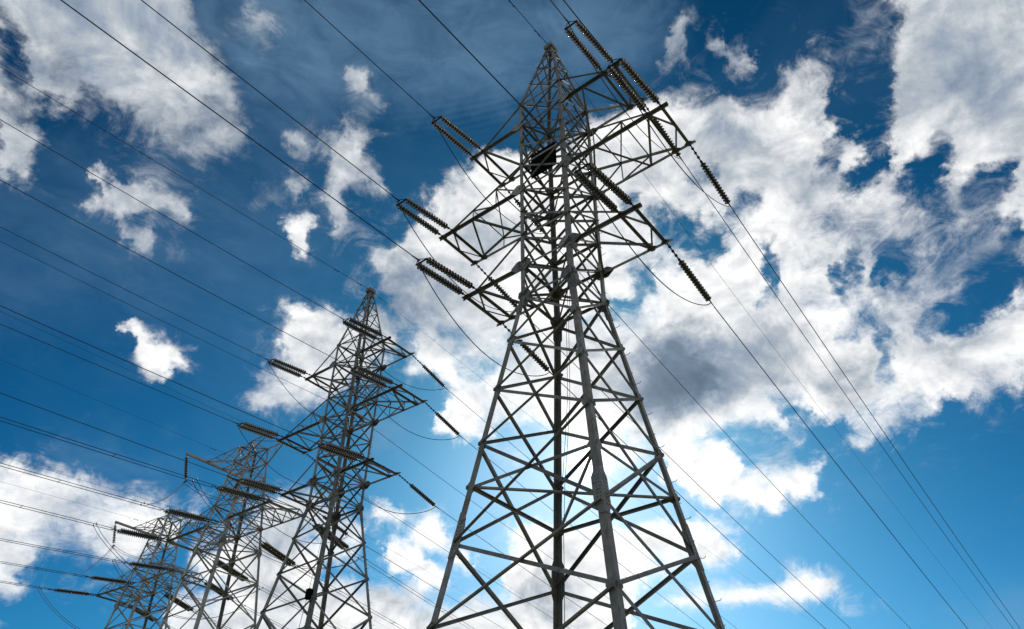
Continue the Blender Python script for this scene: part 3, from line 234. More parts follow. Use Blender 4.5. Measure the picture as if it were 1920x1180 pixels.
    [0, 0, 0, 0, 0, 0, 0, 0, 0, 0, 1, 2, 6, 9, 12, 15, 16, 17, 18, 18, 18, 18, 18, 18, 17, 17, 16, 15, 14, 13, 12, 11, 10, 9, 8, 7, 6, 5, 4, 3, 3, 2, 2, 1, 1, 1, 1, 0, 0, 0, 0, 0, 0, 0, 0, 0, 0, 0, 0, 0, 0, 0, 0, 0, 0, 0, 0, 0, 0, 0, 0, 0],
    [0, 0, 0, 0, 0, 0, 0, 0, 0, 0, 0, 1, 3, 6, 11, 14, 16, 17, 18, 18, 18, 18, 18, 18, 18, 18, 18, 18, 17, 17, 17, 16, 15, 15, 14, 14, 13, 11, 10, 9, 8, 7, 7, 6, 5, 4, 3, 2, 1, 0, 0, 0, 0, 0, 0, 0, 0, 0, 0, 0, 0, 0, 0, 0, 0, 0, 0, 0, 0, 0, 0, 0],
    [0, 0, 0, 0, 0, 0, 0, 0, 0, 0, 0, 0, 0, 1, 3, 6, 10, 13, 15, 17, 17, 18, 18, 18, 18, 18, 18, 18, 18, 18, 18, 18, 18, 18, 17, 17, 17, 16, 16, 15, 14, 14, 13, 12, 11, 9, 7, 4, 2, 0, 0, 0, 0, 0, 0, 0, 0, 0, 0, 0, 0, 0, 0, 0, 0, 0, 0, 0, 0, 0, 0, 0],
    [0, 0, 0, 0, 0, 0, 0, 0, 0, 0, 0, 0, 0, 0, 0, 1, 2, 4, 7, 10, 13, 15, 16, 17, 17, 18, 18, 18, 18, 18, 18, 18, 18, 18, 18, 18, 18, 18, 18, 18, 17, 17, 17, 16, 15, 12, 7, 3, 1, 0, 0, 0, 0, 0, 0, 0, 0, 0, 0, 0, 0, 0, 0, 0, 0, 0, 0, 0, 0, 0, 0, 0],
    [0, 0, 0, 0, 0, 0, 0, 0, 0, 0, 0, 0, 0, 0, 0, 0, 0, 0, 1, 2, 4, 7, 9, 12, 14, 15, 16, 17, 17, 18, 18, 18, 18, 18, 18, 18, 18, 18, 18, 18, 18, 17, 17, 15, 12, 8, 4, 1, 0, 0, 0, 0, 0, 0, 0, 0, 0, 0, 0, 0, 0, 0, 0, 0, 0, 0, 0, 0, 0, 0, 0, 0],
    [0, 0, 0, 0, 0, 0, 0, 0, 0, 0, 0, 0, 0, 0, 0, 0, 0, 0, 0, 0, 0, 1, 2, 4, 6, 8, 10, 12, 13, 14, 15, 16, 16, 16, 16, 17, 17, 16, 16, 16, 16, 15, 13, 10, 6, 2, 1, 0, 0, 0, 0, 0, 0, 0, 0, 0, 0, 0, 0, 0, 0, 0, 0, 0, 0, 0, 0, 0, 0, 0, 0, 0],
    [0, 0, 0, 0, 0, 0, 0, 0, 0, 0, 0, 0, 0, 0, 0, 0, 0, 0, 0, 0, 0, 0, 0, 0, 1, 1, 2, 4, 5, 7, 8, 9, 10, 11, 11, 11, 11, 11, 11, 10, 9, 8, 5, 3, 1, 0, 0, 0, 0, 0, 0, 0, 0, 0, 0, 0, 0, 0, 0, 0, 0, 0, 0, 0, 0, 0, 0, 0, 0, 0, 0, 0]]



def build_world():
    w = bpy.data.worlds.new("World")
    sc.world = w
    w.use_nodes = True
    g = Nodes(w.node_tree)
    out = g.new('ShaderNodeOutputWorld')
    bg = g.new('ShaderNodeBackground')
    bg.inputs['Strength'].default_value = 0.1
    g.t.links.new(bg.outputs[0], out.inputs['Surface'])
    sky = g.new('ShaderNodeTexSky', sky_type='NISHITA', sun_disc=False)
    sky.sun_elevation = SUN_EL
    sky.sun_rotation = SUN_AZ
    sky.altitude = 150
    sky.air_density = 1.0
    sky.dust_density = SKY_DUST
    sky.ozone_density = 2.0
    d = g.new('ShaderNodeTexCoord').outputs['Generated']
    sep = g.new('ShaderNodeSeparateXYZ')
    g.put(sep.inputs[0], d)
    x, y, z = sep.outputs
    el = g.math('ARCSINE', z)
    az = g.math('ARCTAN2', x, y)
    DEG = 180 / math.pi
    u = g.math('MULTIPLY', g.math('MULTIPLY', az, g.math('COSINE', el)), DEG)
    v = g.math('MULTIPLY', el, DEG)
    # break the chart's edges up with turbulence
    w1 = g.noise(d, 9.0, 5.0, 0.55)
    s1 = g.new('ShaderNodeSeparateColor')
    g.put(s1.inputs[0], w1.outputs['Color'])
    w2 = g.noise(d, 34.0, 5.0, 0.6)
    s2 = g.new('ShaderNodeSeparateColor')
    g.put(s2.inputs[0], w2.outputs['Color'])

    low = g.smooth(v, 12.0, 27.0, 0.35, 1.0)             # clouds lie flatter towards the horizon

    def warp(a, i, k):
        a = g.math('MULTIPLY_ADD', g.math('MULTIPLY', g.math('SUBTRACT', s1.outputs[i], 0.5), WARP1), k, a)
        return g.math('MULTIPLY_ADD', g.math('MULTIPLY', g.math('SUBTRACT', s2.outputs[i], 0.5), WARP2), k, a)
    uw, vw = warp(u, 0, 1.0), warp(v, 1, low)
    un = g.math('DIVIDE', g.math('ADD', uw, 38.0), 76.0, clamp=True)
    nv = len(CLOUD_COVER)
    t = g.math('MULTIPLY', g.math('SUBTRACT', vw, 11.0), (nv - 1) / 53.0)
    t = g.math('MINIMUM', g.math('MAXIMUM', t, 0.0), nv - 1.0)
    acc = None
    for i in range(nv):
        cur = g.new('ShaderNodeRGBCurve')
        g.put(cur.inputs['Color'], g.vec('SCALE', (1, 1, 1), scale=un) if i == 0 else un3)
        if i == 0:
            un3 = cur.inputs['Color'].links[0].from_socket
        m = cur.mapping
        for c, tab in enumerate((CLOUD_COVER, CLOUD_LIGHT, CLOUD_VEIL)):
            row = [q / 50.0 for q in tab[i]]
            pts = m.curves[c].points
            pts[0].location = (0, row[0])
            pts[1].location = (1, row[-1])
            n = len(row)
            keep = [k for k in range(1, n - 1) if not (row[k - 1] == row[k] == row[k + 1])]
            for k in keep:
                pts.new(k / (n - 1), row[k])
            for p in pts:
                p.handle_type = 'AUTO_CLAMPED'
        m.update()
        wgt = g.math('SUBTRACT', 1.0, g.math('ABSOLUTE', g.math('SUBTRACT', t, float(i))), clamp=True)
        val = g.vec('SCALE', cur.outputs[0], scale=wgt)
        acc = val if acc is None else g.vec('ADD', acc, val)
    s3 = g.new('ShaderNodeSeparateXYZ')
    g.put(s3.inputs[0], acc)
    cover, light, veil = s3.outputs
    wide_cover = cover
    # beyond the chart: broken cumulus of the same sort
    inside = g.math('MULTIPLY', g.smooth(g.math('ABSOLUTE', u), 37.0, 41.0, 1.0, 0.0),
                    g.math('MULTIPLY', g.smooth(v, 63.0, 67.0, 1.0, 0.0), g.smooth(v, 7.0, 11.5)))
    far = g.noise(d, 3.0, 3.0, 0.5)
    fcov = g.smooth(far.outputs['Fac'], 0.42, 0.6)
    cover = g.mixf(inside, fcov, cover)
    light = g.mixf(inside, 0.72, light)
    veil = g.mixf(inside, 0.1, veil)
    # cloud density: coarse billows, ragged edges, fine wisps
    co = g.vec('MULTIPLY', d, (1.0, 1.0, 1.25))
    n1 = g.noise(co, 9.0, 15.0, 0.68, 2.05, 0.5).outputs['Fac']
    n4 = g.noise(co, 55.0, 8.0, 0.7, 2.0, 0.9).outputs['Fac']
    shift = g.vec('ADD', co, (0.0, 0.004, -0.016))
    n2 = g.noise(shift, 12.0, 7.0, 0.56, 2.1, 0.4).outputs['Fac']
    n3 = g.noise(co, 12.0, 7.0, 0.56, 2.1, 0.4).outputs['Fac']
    dens = g.math('MULTIPLY_ADD', g.math('SUBTRACT', n1, 0.5), EDGE_AMP, g.math('MULTIPLY_ADD', cover, COVER_GAIN, COVER_BIAS))
    dens = g.math('MULTIPLY_ADD', g.math('SUBTRACT', n4, 0.5), FINE_AMP, dens)
    core = g.smooth(dens, A_LO, A_HI)
    # thin feathered skirt round every cloud
    str_n = g.noise(g.vec('MULTIPLY', d, (1.0, 1.0, 1.7)), 17.0, 12.0, 0.7, 2.1, 1.1).outputs['Fac']
    skirt_d = g.math('MULTIPLY_ADD', g.math('SUBTRACT', str_n, 0.5), 2.2, g.math('MULTIPLY_ADD', wide_cover, 1.35, -0.10))
    skirt = g.math('MULTIPLY', g.smooth(skirt_d, 0.0, 1.25), 0.7)
    alpha = g.math('SUBTRACT', 1.0, g.math('MULTIPLY', g.math('SUBTRACT', 1.0, core), g.math('SUBTRACT', 1.0, skirt)))
    thick = g.smooth(dens, 0.6, 1.9)
    relief = g.math('MULTIPLY', g.math('SUBTRACT', n3, n2), RELIEF)
    lum = g.math('ADD', light, relief)
    lum = g.math('MULTIPLY_ADD', thick, -0.12, g.math('ADD', lum, 0.07))
    big = g.noise(co, 9.0, 6.0, 0.58, 2.0, 0.4).outputs['Fac']
    lum = g.math('MULTIPLY_ADD', g.math('SUBTRACT', big, 0.5), BILLOW, lum)
    cloud = g.ramp(lum, [(0.0, (0.09, 0.14, 0.21)), (0.3, (0.155, 0.225, 0.315)), (0.52, (0.335, 0.40, 0.50)),
                         (0.66, (0.50, 0.55, 0.60)), (0.8, (0.74, 0.765, 0.80)), (0.92, (0.93, 0.935, 0.94)), (1.0, (1.08, 1.08, 1.07))])
    # clear sky
    sc3 = g.new('ShaderNodeSeparateColor')
    g.put(sc3.inputs[0], g.vec('SCALE', sky.outputs[0], scale=0.1))
    mix3 = g.new('ShaderNodeCombineColor')
    for k in range(3):                                   # deep polarised blue
        g.put(mix3.inputs[k], g.math('MULTIPLY', g.math('POWER', sc3.outputs[k], SKY_POWER[k]), SKY_GAIN[k]))
    blue = mix3.outputs[0]
    vn = g.noise(g.vec('MULTIPLY', d, (1.0, 1.0, 2.6)), 14.0, 8.0, 0.6, 2.0, 0.6).outputs['Fac']
    veil = g.math('MULTIPLY', veil, g.smooth(vn, 0.2, 0.75, 0.45, 1.25))
    # rippled cirrus high up, left of the tower top
    rr = g.math('ADD', g.math('POWER', g.math('DIVIDE', g.math('ADD', u, 2.5), 5.5), 2.0),
                g.math('POWER', g.math('DIVIDE', g.math('SUBTRACT', g.math('MULTIPLY_ADD', u, -0.28, v), 55.1), 1.3), 2.0))
    ripple = g.math('SINE', g.math('MULTIPLY_ADD', s1.outputs[2], 5.0, g.math('MULTIPLY', g.math('MULTIPLY_ADD', u, -0.28, v), 13.0)))
    veil = g.math('MULTIPLY_ADD', g.math('MULTIPLY', ripple, g.math('EXPONENT', g.math('MULTIPLY', rr, -1.0))), 0.026, veil)
    haze_n = g.noise(g.vec('MULTIPLY', d, (1.0, 1.0, 2.0)), 4.0, 7.0, 0.6, 2.0, 0.8).outputs['Fac']
    veil = g.math('ADD', veil, g.smooth(haze_n, 0.48, 0.78, 0.0, 0.04))
    blue = g.mix(veil, blue, (0.22, 0.39, 0.58, 1))
    ang = g.math('MULTIPLY', g.math('ARCCOSINE', g.math('MINIMUM', g.vec('DOT_PRODUCT', d, tuple(SUN_DIR)), 1.0)), DEG)
    wide = g.math('EXPONENT', g.math('MULTIPLY', ang, -1 / 7.0))
    tight = g.math('EXPONENT', g.math('MULTIPLY', g.math('POWER', ang, 2.0), -1 / 1.6))
    disc = g.smooth(ang, 0.25, 0.6, 1.0, 0.0)
    glow = g.math('MULTIPLY_ADD', wide, GLOW_WIDE, g.math('MULTIPLY', tight, 1.8))
    glow = g.math('MULTIPLY_ADD', g.math('EXPONENT', g.math('MULTIPLY', ang, -1 / 3.0)), 0.28, glow)
    glow = g.math('MULTIPLY_ADD', disc, 3.0, glow)
    col = g.mix(alpha, blue, cloud)
    col = g.vec('ADD', col, g.vec('SCALE', (1.0, 0.98, 0.93), scale=glow))
    g.put(bg.inputs['Color'], g.vec('SCALE', col, scale=10.0))


SKY_DUST, SKY_POWER, SKY_GAIN = 0.6, (2.5, 1.5625, 1.65), (0.3075, 0.637, 0.818)
WARP1, WARP2, EDGE_AMP, FINE_AMP, A_LO, A_HI, RELIEF, BILLOW, GLOW_WIDE = 5.5, 3.2, 3.0, 1.1, 0.22, 1.45, 1.0, 0.62, 0.11
COVER_GAIN, COVER_BIAS = 1.75, -0.32
build_world()


# ------------------------------------------------------------------ materials
def material(name):
    m = bpy.data.materials.new(name)
    m.use_nodes = True
    g = Nodes(m.node_tree)
    out = g.new('ShaderNodeOutputMaterial')
    b = g.new('ShaderNodeBsdfPrincipled')
    g.t.links.new(b.outputs[0], out.inputs[0])
    return m, g, b


def steel_material(name, base, warm, rust):
    m, g, b = material(name)
    co = g.new('ShaderNodeTexCoord').outputs['Object']
    info = g.new('ShaderNodeObjectInfo')
    co2 = g.vec('ADD', co, g.vec('SCALE', (13.0, 7.0, 3.0), scale=info.outputs['Random']))
    n = g.noise(co2, 1.7, 6.0, 0.6).outputs['Fac']
    c = g.mix(g.smooth(n, 0.35, 0.68), (*base, 1), (*warm, 1))
    n2 = g.noise(co2, 6.0, 8.0, 0.65).outputs['Fac']
    c = g.mix(g.smooth(n2, 0.56, 0.70, 0.0, 0.85), c, (*rust, 1))
    tone = g.math('MULTIPLY_ADD', info.outputs['Random'], 0.65, 0.62)
    blotch = g.noise(co2, 0.9, 5.0, 0.65).outputs['Fac']
    streak = g.noise(g.vec('MULTIPLY', co2, (9.0, 9.0, 0.8)), 2.0, 5.0, 0.6).outputs['Fac']
    tone = g.math('MULTIPLY', tone, g.smooth(blotch, 0.32, 0.68, 0.72, 1.22))
    tone = g.math('MULTIPLY', tone, g.smooth(streak, 0.35, 0.65, 0.82, 1.1))
    c = g.vec('SCALE', c, scale=tone)
    g.put(b.inputs['Base Color'], c)
    b.inputs['Metallic'].default_value = 0.25
    g.put(b.inputs['Roughness'], g.smooth(n2, 0.3, 0.7, 0.42, 0.7))
    bump = g.new('ShaderNodeBump')
    bump.inputs['Strength'].default_value = 0.15
    bump.inputs['Distance'].default_value = 0.01
    g.put(bump.inputs['Height'], n2)
    g.put(b.inputs['Normal'], bump.outputs[0])
    return m


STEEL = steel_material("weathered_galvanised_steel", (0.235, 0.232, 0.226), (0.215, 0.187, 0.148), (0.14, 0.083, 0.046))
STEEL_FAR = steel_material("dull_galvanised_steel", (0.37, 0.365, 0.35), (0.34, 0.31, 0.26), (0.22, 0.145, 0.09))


def plain(name, col, rough, metal=0.0):
    m, g, b = material(name)
    co = g.new('ShaderNodeTexCoord').outputs['Object']
    n = g.noise(co, 9.0, 6.0, 0.6).outputs['Fac']
    g.put(b.inputs['Base Color'], g.mix(g.smooth(n, 0.3, 0.7), (*[q * 0.75 for q in col], 1), (*[q * 1.2 for q in col], 1)))
    b.inputs['Roughness'].default_value = rough
    b.inputs['Metallic'].default_value = metal
    return m


IRON = plain("dark_cast_iron", (0.022, 0.02, 0.018), 0.55, 0.3)
WIRE = plain("oxidised_aluminium_strand", (0.02, 0.021, 0.024), 0.6, 0.2)
BLACK = plain("matt_black_sheet", (0.004, 0.004, 0.0045), 1.0)
BLACK.node_tree.nodes["Principled BSDF"].inputs["Specular IOR Level"].default_value = 0.1
CABLE = plain("grey_rubber_cable", (0.06, 0.06, 0.065), 0.6)
CONCRETE = plain("weathered_concrete", (0.36, 0.35, 0.33), 0.9)


def glass_material():
    m, g, b = material("tinted_insulator_glass")
    b.inputs['Base Color'].default_value = (0.14, 0.115, 0.06, 1)
    b.inputs['Roughness'].default_value = 0.09
    b.inputs['IOR'].default_value = 1.5
    b.inputs['Transmission Weight'].default_value = 0.35
    b.inputs['Coat Weight'].default_value = 0.45
    b.inputs['Coat Roughness'].default_value = 0.07
    return m


GLASS = glass_material()


def ground_material():
    m, g, b = material("dry_meadow")
    co = g.new('ShaderNodeTexCoord').outputs['Object']
    n = g.noise(co, 0.06, 8.0, 0.6).outputs['Fac']
    n2 = g.noise(co, 1.8, 8.0, 0.7).outputs['Fac']
    c = g.mix(g.smooth(n, 0.35, 0.65), (0.085, 0.10, 0.035, 1), (0.16, 0.135, 0.07, 1))
    c = g.mix(g.smooth(n2, 0.4, 0.7, 0.0, 0.6), c, (0.05, 0.065, 0.02, 1))
    g.put(b.inputs['Base Color'], c)
    b.inputs['Roughness'].default_value = 0.95
    return m


GROUND = ground_material()


# ------------------------------------------------------------------ mesh helpers
def link(name, bm, mat, parent=None, mats=None):
    me = bpy.data.meshes.new(name)
    bmesh.ops.recalc_face_normals(bm, faces=bm.faces)
    bm.to_mesh(me)
    bm.free()
    for q in (mats or [mat]):
        me.materials.append(q)
    o = bpy.data.objects.new(name, me)
    COL.objects.link(o)
    if parent is not None:
        o.parent = parent
    return o


def empty(name, parent=None, loc=(0, 0, 0), rotz=0.0):
    o = bpy.data.objects.new(name, None)
    COL.objects.link(o)
    o.empty_display_size = 0.2
    o.location = loc
    o.rotation_euler = (0, 0, rotz)
    if parent is not None:
        o.parent = parent
    return o


def tag(o, label, cat, group=None):
    o['label'] = label
    o['category'] = cat
    if group:
        o['group'] = group
    return o


def sweep(bm, rings, closed=True):
    """Skin a list of equal rings of points into one tube with end caps."""
    vs = [[bm.verts.new(p) for p in r] for r in rings]
    n = len(vs[0])
    for a, b in zip(vs[:-1], vs[1:]):
        for k in range(n):
            bm.faces.new((a[k], a[(k + 1) % n], b[(k + 1) % n], b[k]))
    bm.faces.new(vs[0][::-1])
    bm.faces.new(vs[-1])


def ell_section(w, t):
    return [(0, 0), (w, 0), (w, t), (t, t), (t, w), (0, w)]


def angle_bar(bm, a, b, e1, e2, w, t=0.012, w2=None):
    """L-profile bar from a to b, its two flanges along e1 and e2, corner on the line."""
    a, b = V3(a), V3(b)
    d = (b - a).normalized()
    e1 = V3(e1)
    e1 = (e1 - d * e1.dot(d)).normalized()
    e2 = V3(e2)
    e2 = (e2 - d * e2.dot(d) - e1 * e2.dot(e1)).normalized()
    sec = ell_section(w, t)
    if w2:
        sec = [(0, 0), (w, 0), (w, t), (t, t), (t, w2), (0, w2)]
    sweep(bm, [[p + e1 * (x - w / 2) + e2 * y for x, y in sec] for p in (a, b)])


def tube(bm, pts, r, n=6):
    pts = [V3(p) for p in pts]
    rings = []
    ref = None
    for i, p in enumerate(pts):
        d = (pts[min(i + 1, len(pts) - 1)] - pts[max(i - 1, 0)]).normalized()
        if ref is None:
            ref = V3((0.31, 0.22, 0.92))
        e1 = (ref - d * ref.dot(d)).normalized()
        ref = e1
        e2 = d.cross(e1)
        rr = r[i] if isinstance(r, (list, tuple)) else r
        rings.append([p + (e1 * math.cos(2 * math.pi * k / n) + e2 * math.sin(2 * math.pi * k / n)) * rr for k in range(n)])
    sweep(bm, rings)


def plate(bm, c, e1, e2, outline, t):
    """Flat plate: outline in the (e1, e2) plane round c, thickness t along the normal."""
    c, e1, e2 = V3(c), V3(e1).normalized(), V3(e2)
    e2 = (e2 - e1 * e2.dot(e1)).normalized()
    n = e1.cross(e2)
    sweep(bm, [[c + e1 * x + e2 * y + n * h for x, y in outline] for h in (-t / 2, t / 2)])


def hexagon(w, h, cut=0.2):
    return [(-w, -h * cut), (-w * cut, -h), (w * cut, -h), (w, -h * cut), (w, h * cut), (w * cut, h), (-w * cut, h), (-w, h * cut)]


def box(bm, c, sx, sy, sz):
    c = V3(c)
    sweep(bm, [[c + V3((x * sx / 2, y * sy / 2, h * sz / 2)) for x, y in ((-1, -1), (1, -1), (1, 1), (-1, 1))] for h in (-1, 1)])


def bm_of(fn, *a, **k):
    bm = bmesh.new()
    fn(bm, *a, **k)
    return bm


# Pylon frames: local x = across the line (right arm +x), local y = along the line (away from the camera +y)
def local_frame(x, y, z, yaw):
    """World matrix of a pylon whose line direction has azimuth yaw (clockwise from +y)."""
    return Matrix.Translation((x, y, z)) @ Matrix.Rotation(-rad(yaw), 4, 'Z')


CORNERS = ((-1, -1), (1, -1), (1, 1), (-1, 1))          # (x sign, y sign): left-near, right-near, right-far, left-far
FACES = ((0, 1), (1, 2), (2, 3), (3, 0))


class Pylon:
    """Collects the parts of one lattice pylon under its empty."""

    def __init__(self, root, width, mat):
        self.root, self.w, self.mat = root, width, mat

    def corner(self, c, z):
        w = self.w(z)
        return V3((CORNERS[c][0] * w, CORNERS[c][1] * w, z))

    def legs(self, zs, sizes):
        legs = []
        for c in range(4):
            sx, sy = CORNERS[c]
            bm = bmesh.new()
            rings = []
            for z, w in zip(zs, sizes):
                p = self.corner(c, z)
                t = 0.018
                sec = ell_section(w, t)
                rings.append([p + V3((-sx * a, -sy * b, 0)) for a, b in sec])
            sweep(bm, rings)
            legs.append(link('leg', bm, self.mat, self.root))
        return legs

    def face_bar(self, name, f, za, zb, size, mode, parent=None, swap=False):
        """Bar in face f from its first leg at za to its second leg at zb; mode sets which side of the leg flange it bolts to."""
        ca, cb = FACES[f]
        if swap:
            ca, cb = cb, ca
        a, b = self.corner(ca, za), self.corner(cb, zb)
        d = (b - a).normalized()
        nrm = (self.corner(FACES[f][0], za) + self.corner(FACES[f][1], za)).to_2d().to_3d().normalized()
        inset = 0.07
        a, b = a + d * inset, b - d * inset
        if mode == 0:      # inner side of the leg flange
            a, b, e2 = a - nrm * 0.024, b - nrm * 0.024, -nrm
        elif mode == 1:    # outer side
            a, b, e2 = a + nrm * 0.006, b + nrm * 0.006, nrm
        else:              # inner, behind the diagonals
            a, b, e2 = a - nrm * 0.052, b - nrm * 0.052, -nrm
        e1 = d.cross(nrm)
        return link(name, bm_of(angle_bar, a, b, e1, e2, size, 0.01, size * 0.85), self.mat, parent or self.root)

    def panel(self, name, z0, z1, size):
        for f in range(4):
            self.face_bar(name, f, z1, z0, size, 0)
            self.face_bar(name, f, z1, z0, size, 1, swap=True)

    def ring(self, z, size, name='horizontal_strut'):
        for f in range(4):
            self.face_bar(name, f, z, z, size, 2)

    def plan(self, z, size, both=True):
        for a, b in ((0, 2), (1, 3))[:2 if both else 1]:
            p, q = self.corner(a, z), self.corner(b, z)
            d = (q - p).normalized()
            off = V3((0, 0, 0.012 if a == 0 else -0.035))
            link('plan_brace', bm_of(angle_bar, p + d * .12 + off, q - d * .12 + off, d.cross(UP), UP if a == 0 else -UP, size), self.mat, self.root)

    def gussets(self, z, w, h, t=0.012):
        for c in range(4):
            sx, sy = CORNERS[c]
            p = self.corner(c, z)
            for e in (V3((-sx, 0, 0)), V3((0, -sy, 0))):
                n = V3((0, sy, 0)) if e.x else V3((sx, 0, 0))
                bm = bmesh.new()
                plate(bm, p + e * w * 0.55 + n * 0.012, e, UP, hexagon(w, h), t)
                link('gusset_plate', bm, self.mat, self.root)

    def splices(self, z, length, w):
        for c in range(4):
            sx, sy = CORNERS[c]
            bm = bmesh.new()
            rings = []
            for dz, k in ((-length / 2, .55), (-length * .3, 1), (length * .3, 1), (length / 2, .55)):
                p = self.corner(c, z + dz) + V3((sx * .014, sy * .014, 0))
                rings.append([p + V3((-sx * a, -sy * b, 0)) for a, b in ell_section(w * k, .012)])
            sweep(bm, rings)
            pl = link('splice_plate', bm, self.mat, self.root)
            for e in (V3((-sx, 0, 0)), V3((0, -sy, 0))):       # two rows of bolt heads per flange
                n = V3((0, sy, 0)) if e.x else V3((sx, 0, 0))
                for row in (.3, .62):
                    bm = bmesh.new()
                    for k in range(9):
                        zz = z + (k / 8 - .5) * length * .62
                        p = self.corner(c, zz) + V3((sx * .014, sy * .014, 0)) + e * w * row
                        tube(bm, [p - n * .002, p + n * .022], .014, 6)
                    o = link('bolt_row', bm, self.mat, pl)
                    o['kind'] = 'stuff'


def arm_bar(name, a, b, size, mat, parent, e1=None, e2=None):
    a, b = V3(a), V3(b)
    d = (b - a).normalized()
    if e1 is None:
        e1 = d.cross(UP)
        if e1.length < .1:
            e1 = V3((1, 0, 0))
    if e2 is None:
        e2 = UP
        if abs(d.z) > .9:
            e2 = V3((0, 1, 0))
    return link(name, bm_of(angle_bar, a, b, e1, e2, size, 0.01), mat, parent)


# ------------------------------------------------------------------ six-armed double-circuit pylon
A = dict(zl=19.88, zm=24.13, zu=28.31, zap=35.0, zk=18.4)
A_REACH = dict(l=3.766, m=5.387, u=3.824)
A_Z = dict(l=A['zl'], m=A['zm'], u=A['zu'])
A_TIE = 1.52
A_TIP_IN = 0.565
A_TIP_Y = 1.085


def a_width(z):
    if z > 29.85:
        return 1.127 + (0.17 - 1.127) * (z - 29.85) / (34.75 - 29.85)
    if z > A['zk']:
        return 1.1 + (z - A['zk']) * 0.0023
    return 1.1 + (3.8689 - 1.1) * (A['zk'] - z) / 18.4


def crossarm(P, lv, sgn):
    """One box crossarm: two bottom chords, two ties, tip beams, plan bracing and, on the long one, posts."""
    z, r = A_Z[lv], A_REACH[lv]
    m = P.mat
    arm = empty('crossarm', P.root)
    w, wt = P.w(z), P.w(z + A_TIE)
    X = lambda t: sgn * t
    fy, by = -A_TIP_Y, A_TIP_Y
    zc = z - 0.02
    tip_in = r - A_TIP_IN
    for y in (fy, by):
        sy = -1 if y < 0 else 1
        arm_bar('chord', (X(w - .1), sy * w - sy * .03, zc), (X(r + .24), y, zc), .125, m, arm, e1=(0, sy, 0), e2=-UP)
        arm_bar('tie', (X(wt - .05), sy * wt - sy * .045, z + A_TIE), (X(tip_in + .05), y - sy * .045, z + .07), .085, m, arm, e1=(0, sy, 0), e2=UP)
        for t, s in ((tip_in, .19), (r - .02, .17)):
            bm = bmesh.new()
            plate(bm, (X(t), y - sy * .05, zc - .016), (1, 0, 0), (0, 1, 0), hexagon(s, s * .8), .014)
            link('tip_plate', bm, m, arm)
        bm = bmesh.new()
        plate(bm, (X(w + .1), sy * (w + .026), z), (1, 0, 0), UP, hexagon(.33, .26), .012)
        link('root_plate', bm, m, arm)
    arm_bar('tip_beam', (X(tip_in), fy, zc - .035), (X(tip_in), by, zc - .035), .095, m, arm, e1=(1, 0, 0), e2=-UP)
    arm_bar('tip_beam', (X(r), fy, zc - .035), (X(r), by, zc - .035), .10, m, arm, e1=(1, 0, 0), e2=-UP)
    mid = V3((X(r), 0, zc - .05))
    for y in (fy, by):
        arm_bar('tip_brace', mid, (X(tip_in), y * .97, zc - .05), .06, m, arm)
    # plan bracing zigzag; the left arm is the right arm turned round
    q = -1 if sgn > 0 else 1
    n_mid = 2 if lv == 'm' else 1
    ts = [w + (tip_in - w) * (k + 1) / (n_mid + 1) for k in range(n_mid)]
    if lv == 'm':
        ts = [w + (tip_in - w) * .36, w + (tip_in - w) * .70]
    path = []
    for k, t in enumerate(ts + [tip_in]):
        path.append(V3((X(t), (q if k % 2 == 0 else -q) * A_TIP_Y, zc - .02)))
    path.insert(0, V3((X(w), -q * w, zc - .02)))
    for k, (a, b) in enumerate(zip(path[:-1], path[1:])):
        arm_bar('plan_brace', a + V3((0, 0, -.02 * k)), b + V3((0, 0, -.02 * k)), .09 if k else .075, m, arm)
    if lv == 'm':
        def tie_at(t, y):
            k = (t - wt) / (tip_in + .05 - wt)
            sy = -1 if y < 0 else 1
            return V3((X(t), sy * (wt - .045 + (A_TIP_Y - wt) * k), z + A_TIE + (.07 - A_TIE) * k))
        for y in (fy, by):
            for t in ts:
                arm_bar('post', V3((X(t), y * .96, zc)), tie_at(t, y), .05, m, arm, e1=(1, 0, 0), e2=(0, 1, 0))
            arm_bar('web_brace', tie_at(ts[1], y), V3((X(ts[0]), y * .96, zc)), .05, m, arm, e1=UP, e2=(0, 1, 0))
            arm_bar('web_brace', tie_at(ts[0], y), V3((X(w), y * .96, zc)), .05, m, arm, e1=UP, e2=(0, 1, 0))
        for t in ts:
            arm_bar('tie_brace', tie_at(t, fy), tie_at(t, by), .05, m, arm)
        arm_bar('tie_brace', tie_at(ts[1], fy * q * -1), tie_at(ts[0], by * q * -1) , .05, m, arm)
    return arm


A_LEVELS = [29.85, 28.36, 27.02, 25.64, 24.14, 22.7, 21.4, 19.98, 18.4, 16.4, 14.4, 12.4]
A_LOW = [12.4, 9.25, 7.0, 3.9, 0.25]


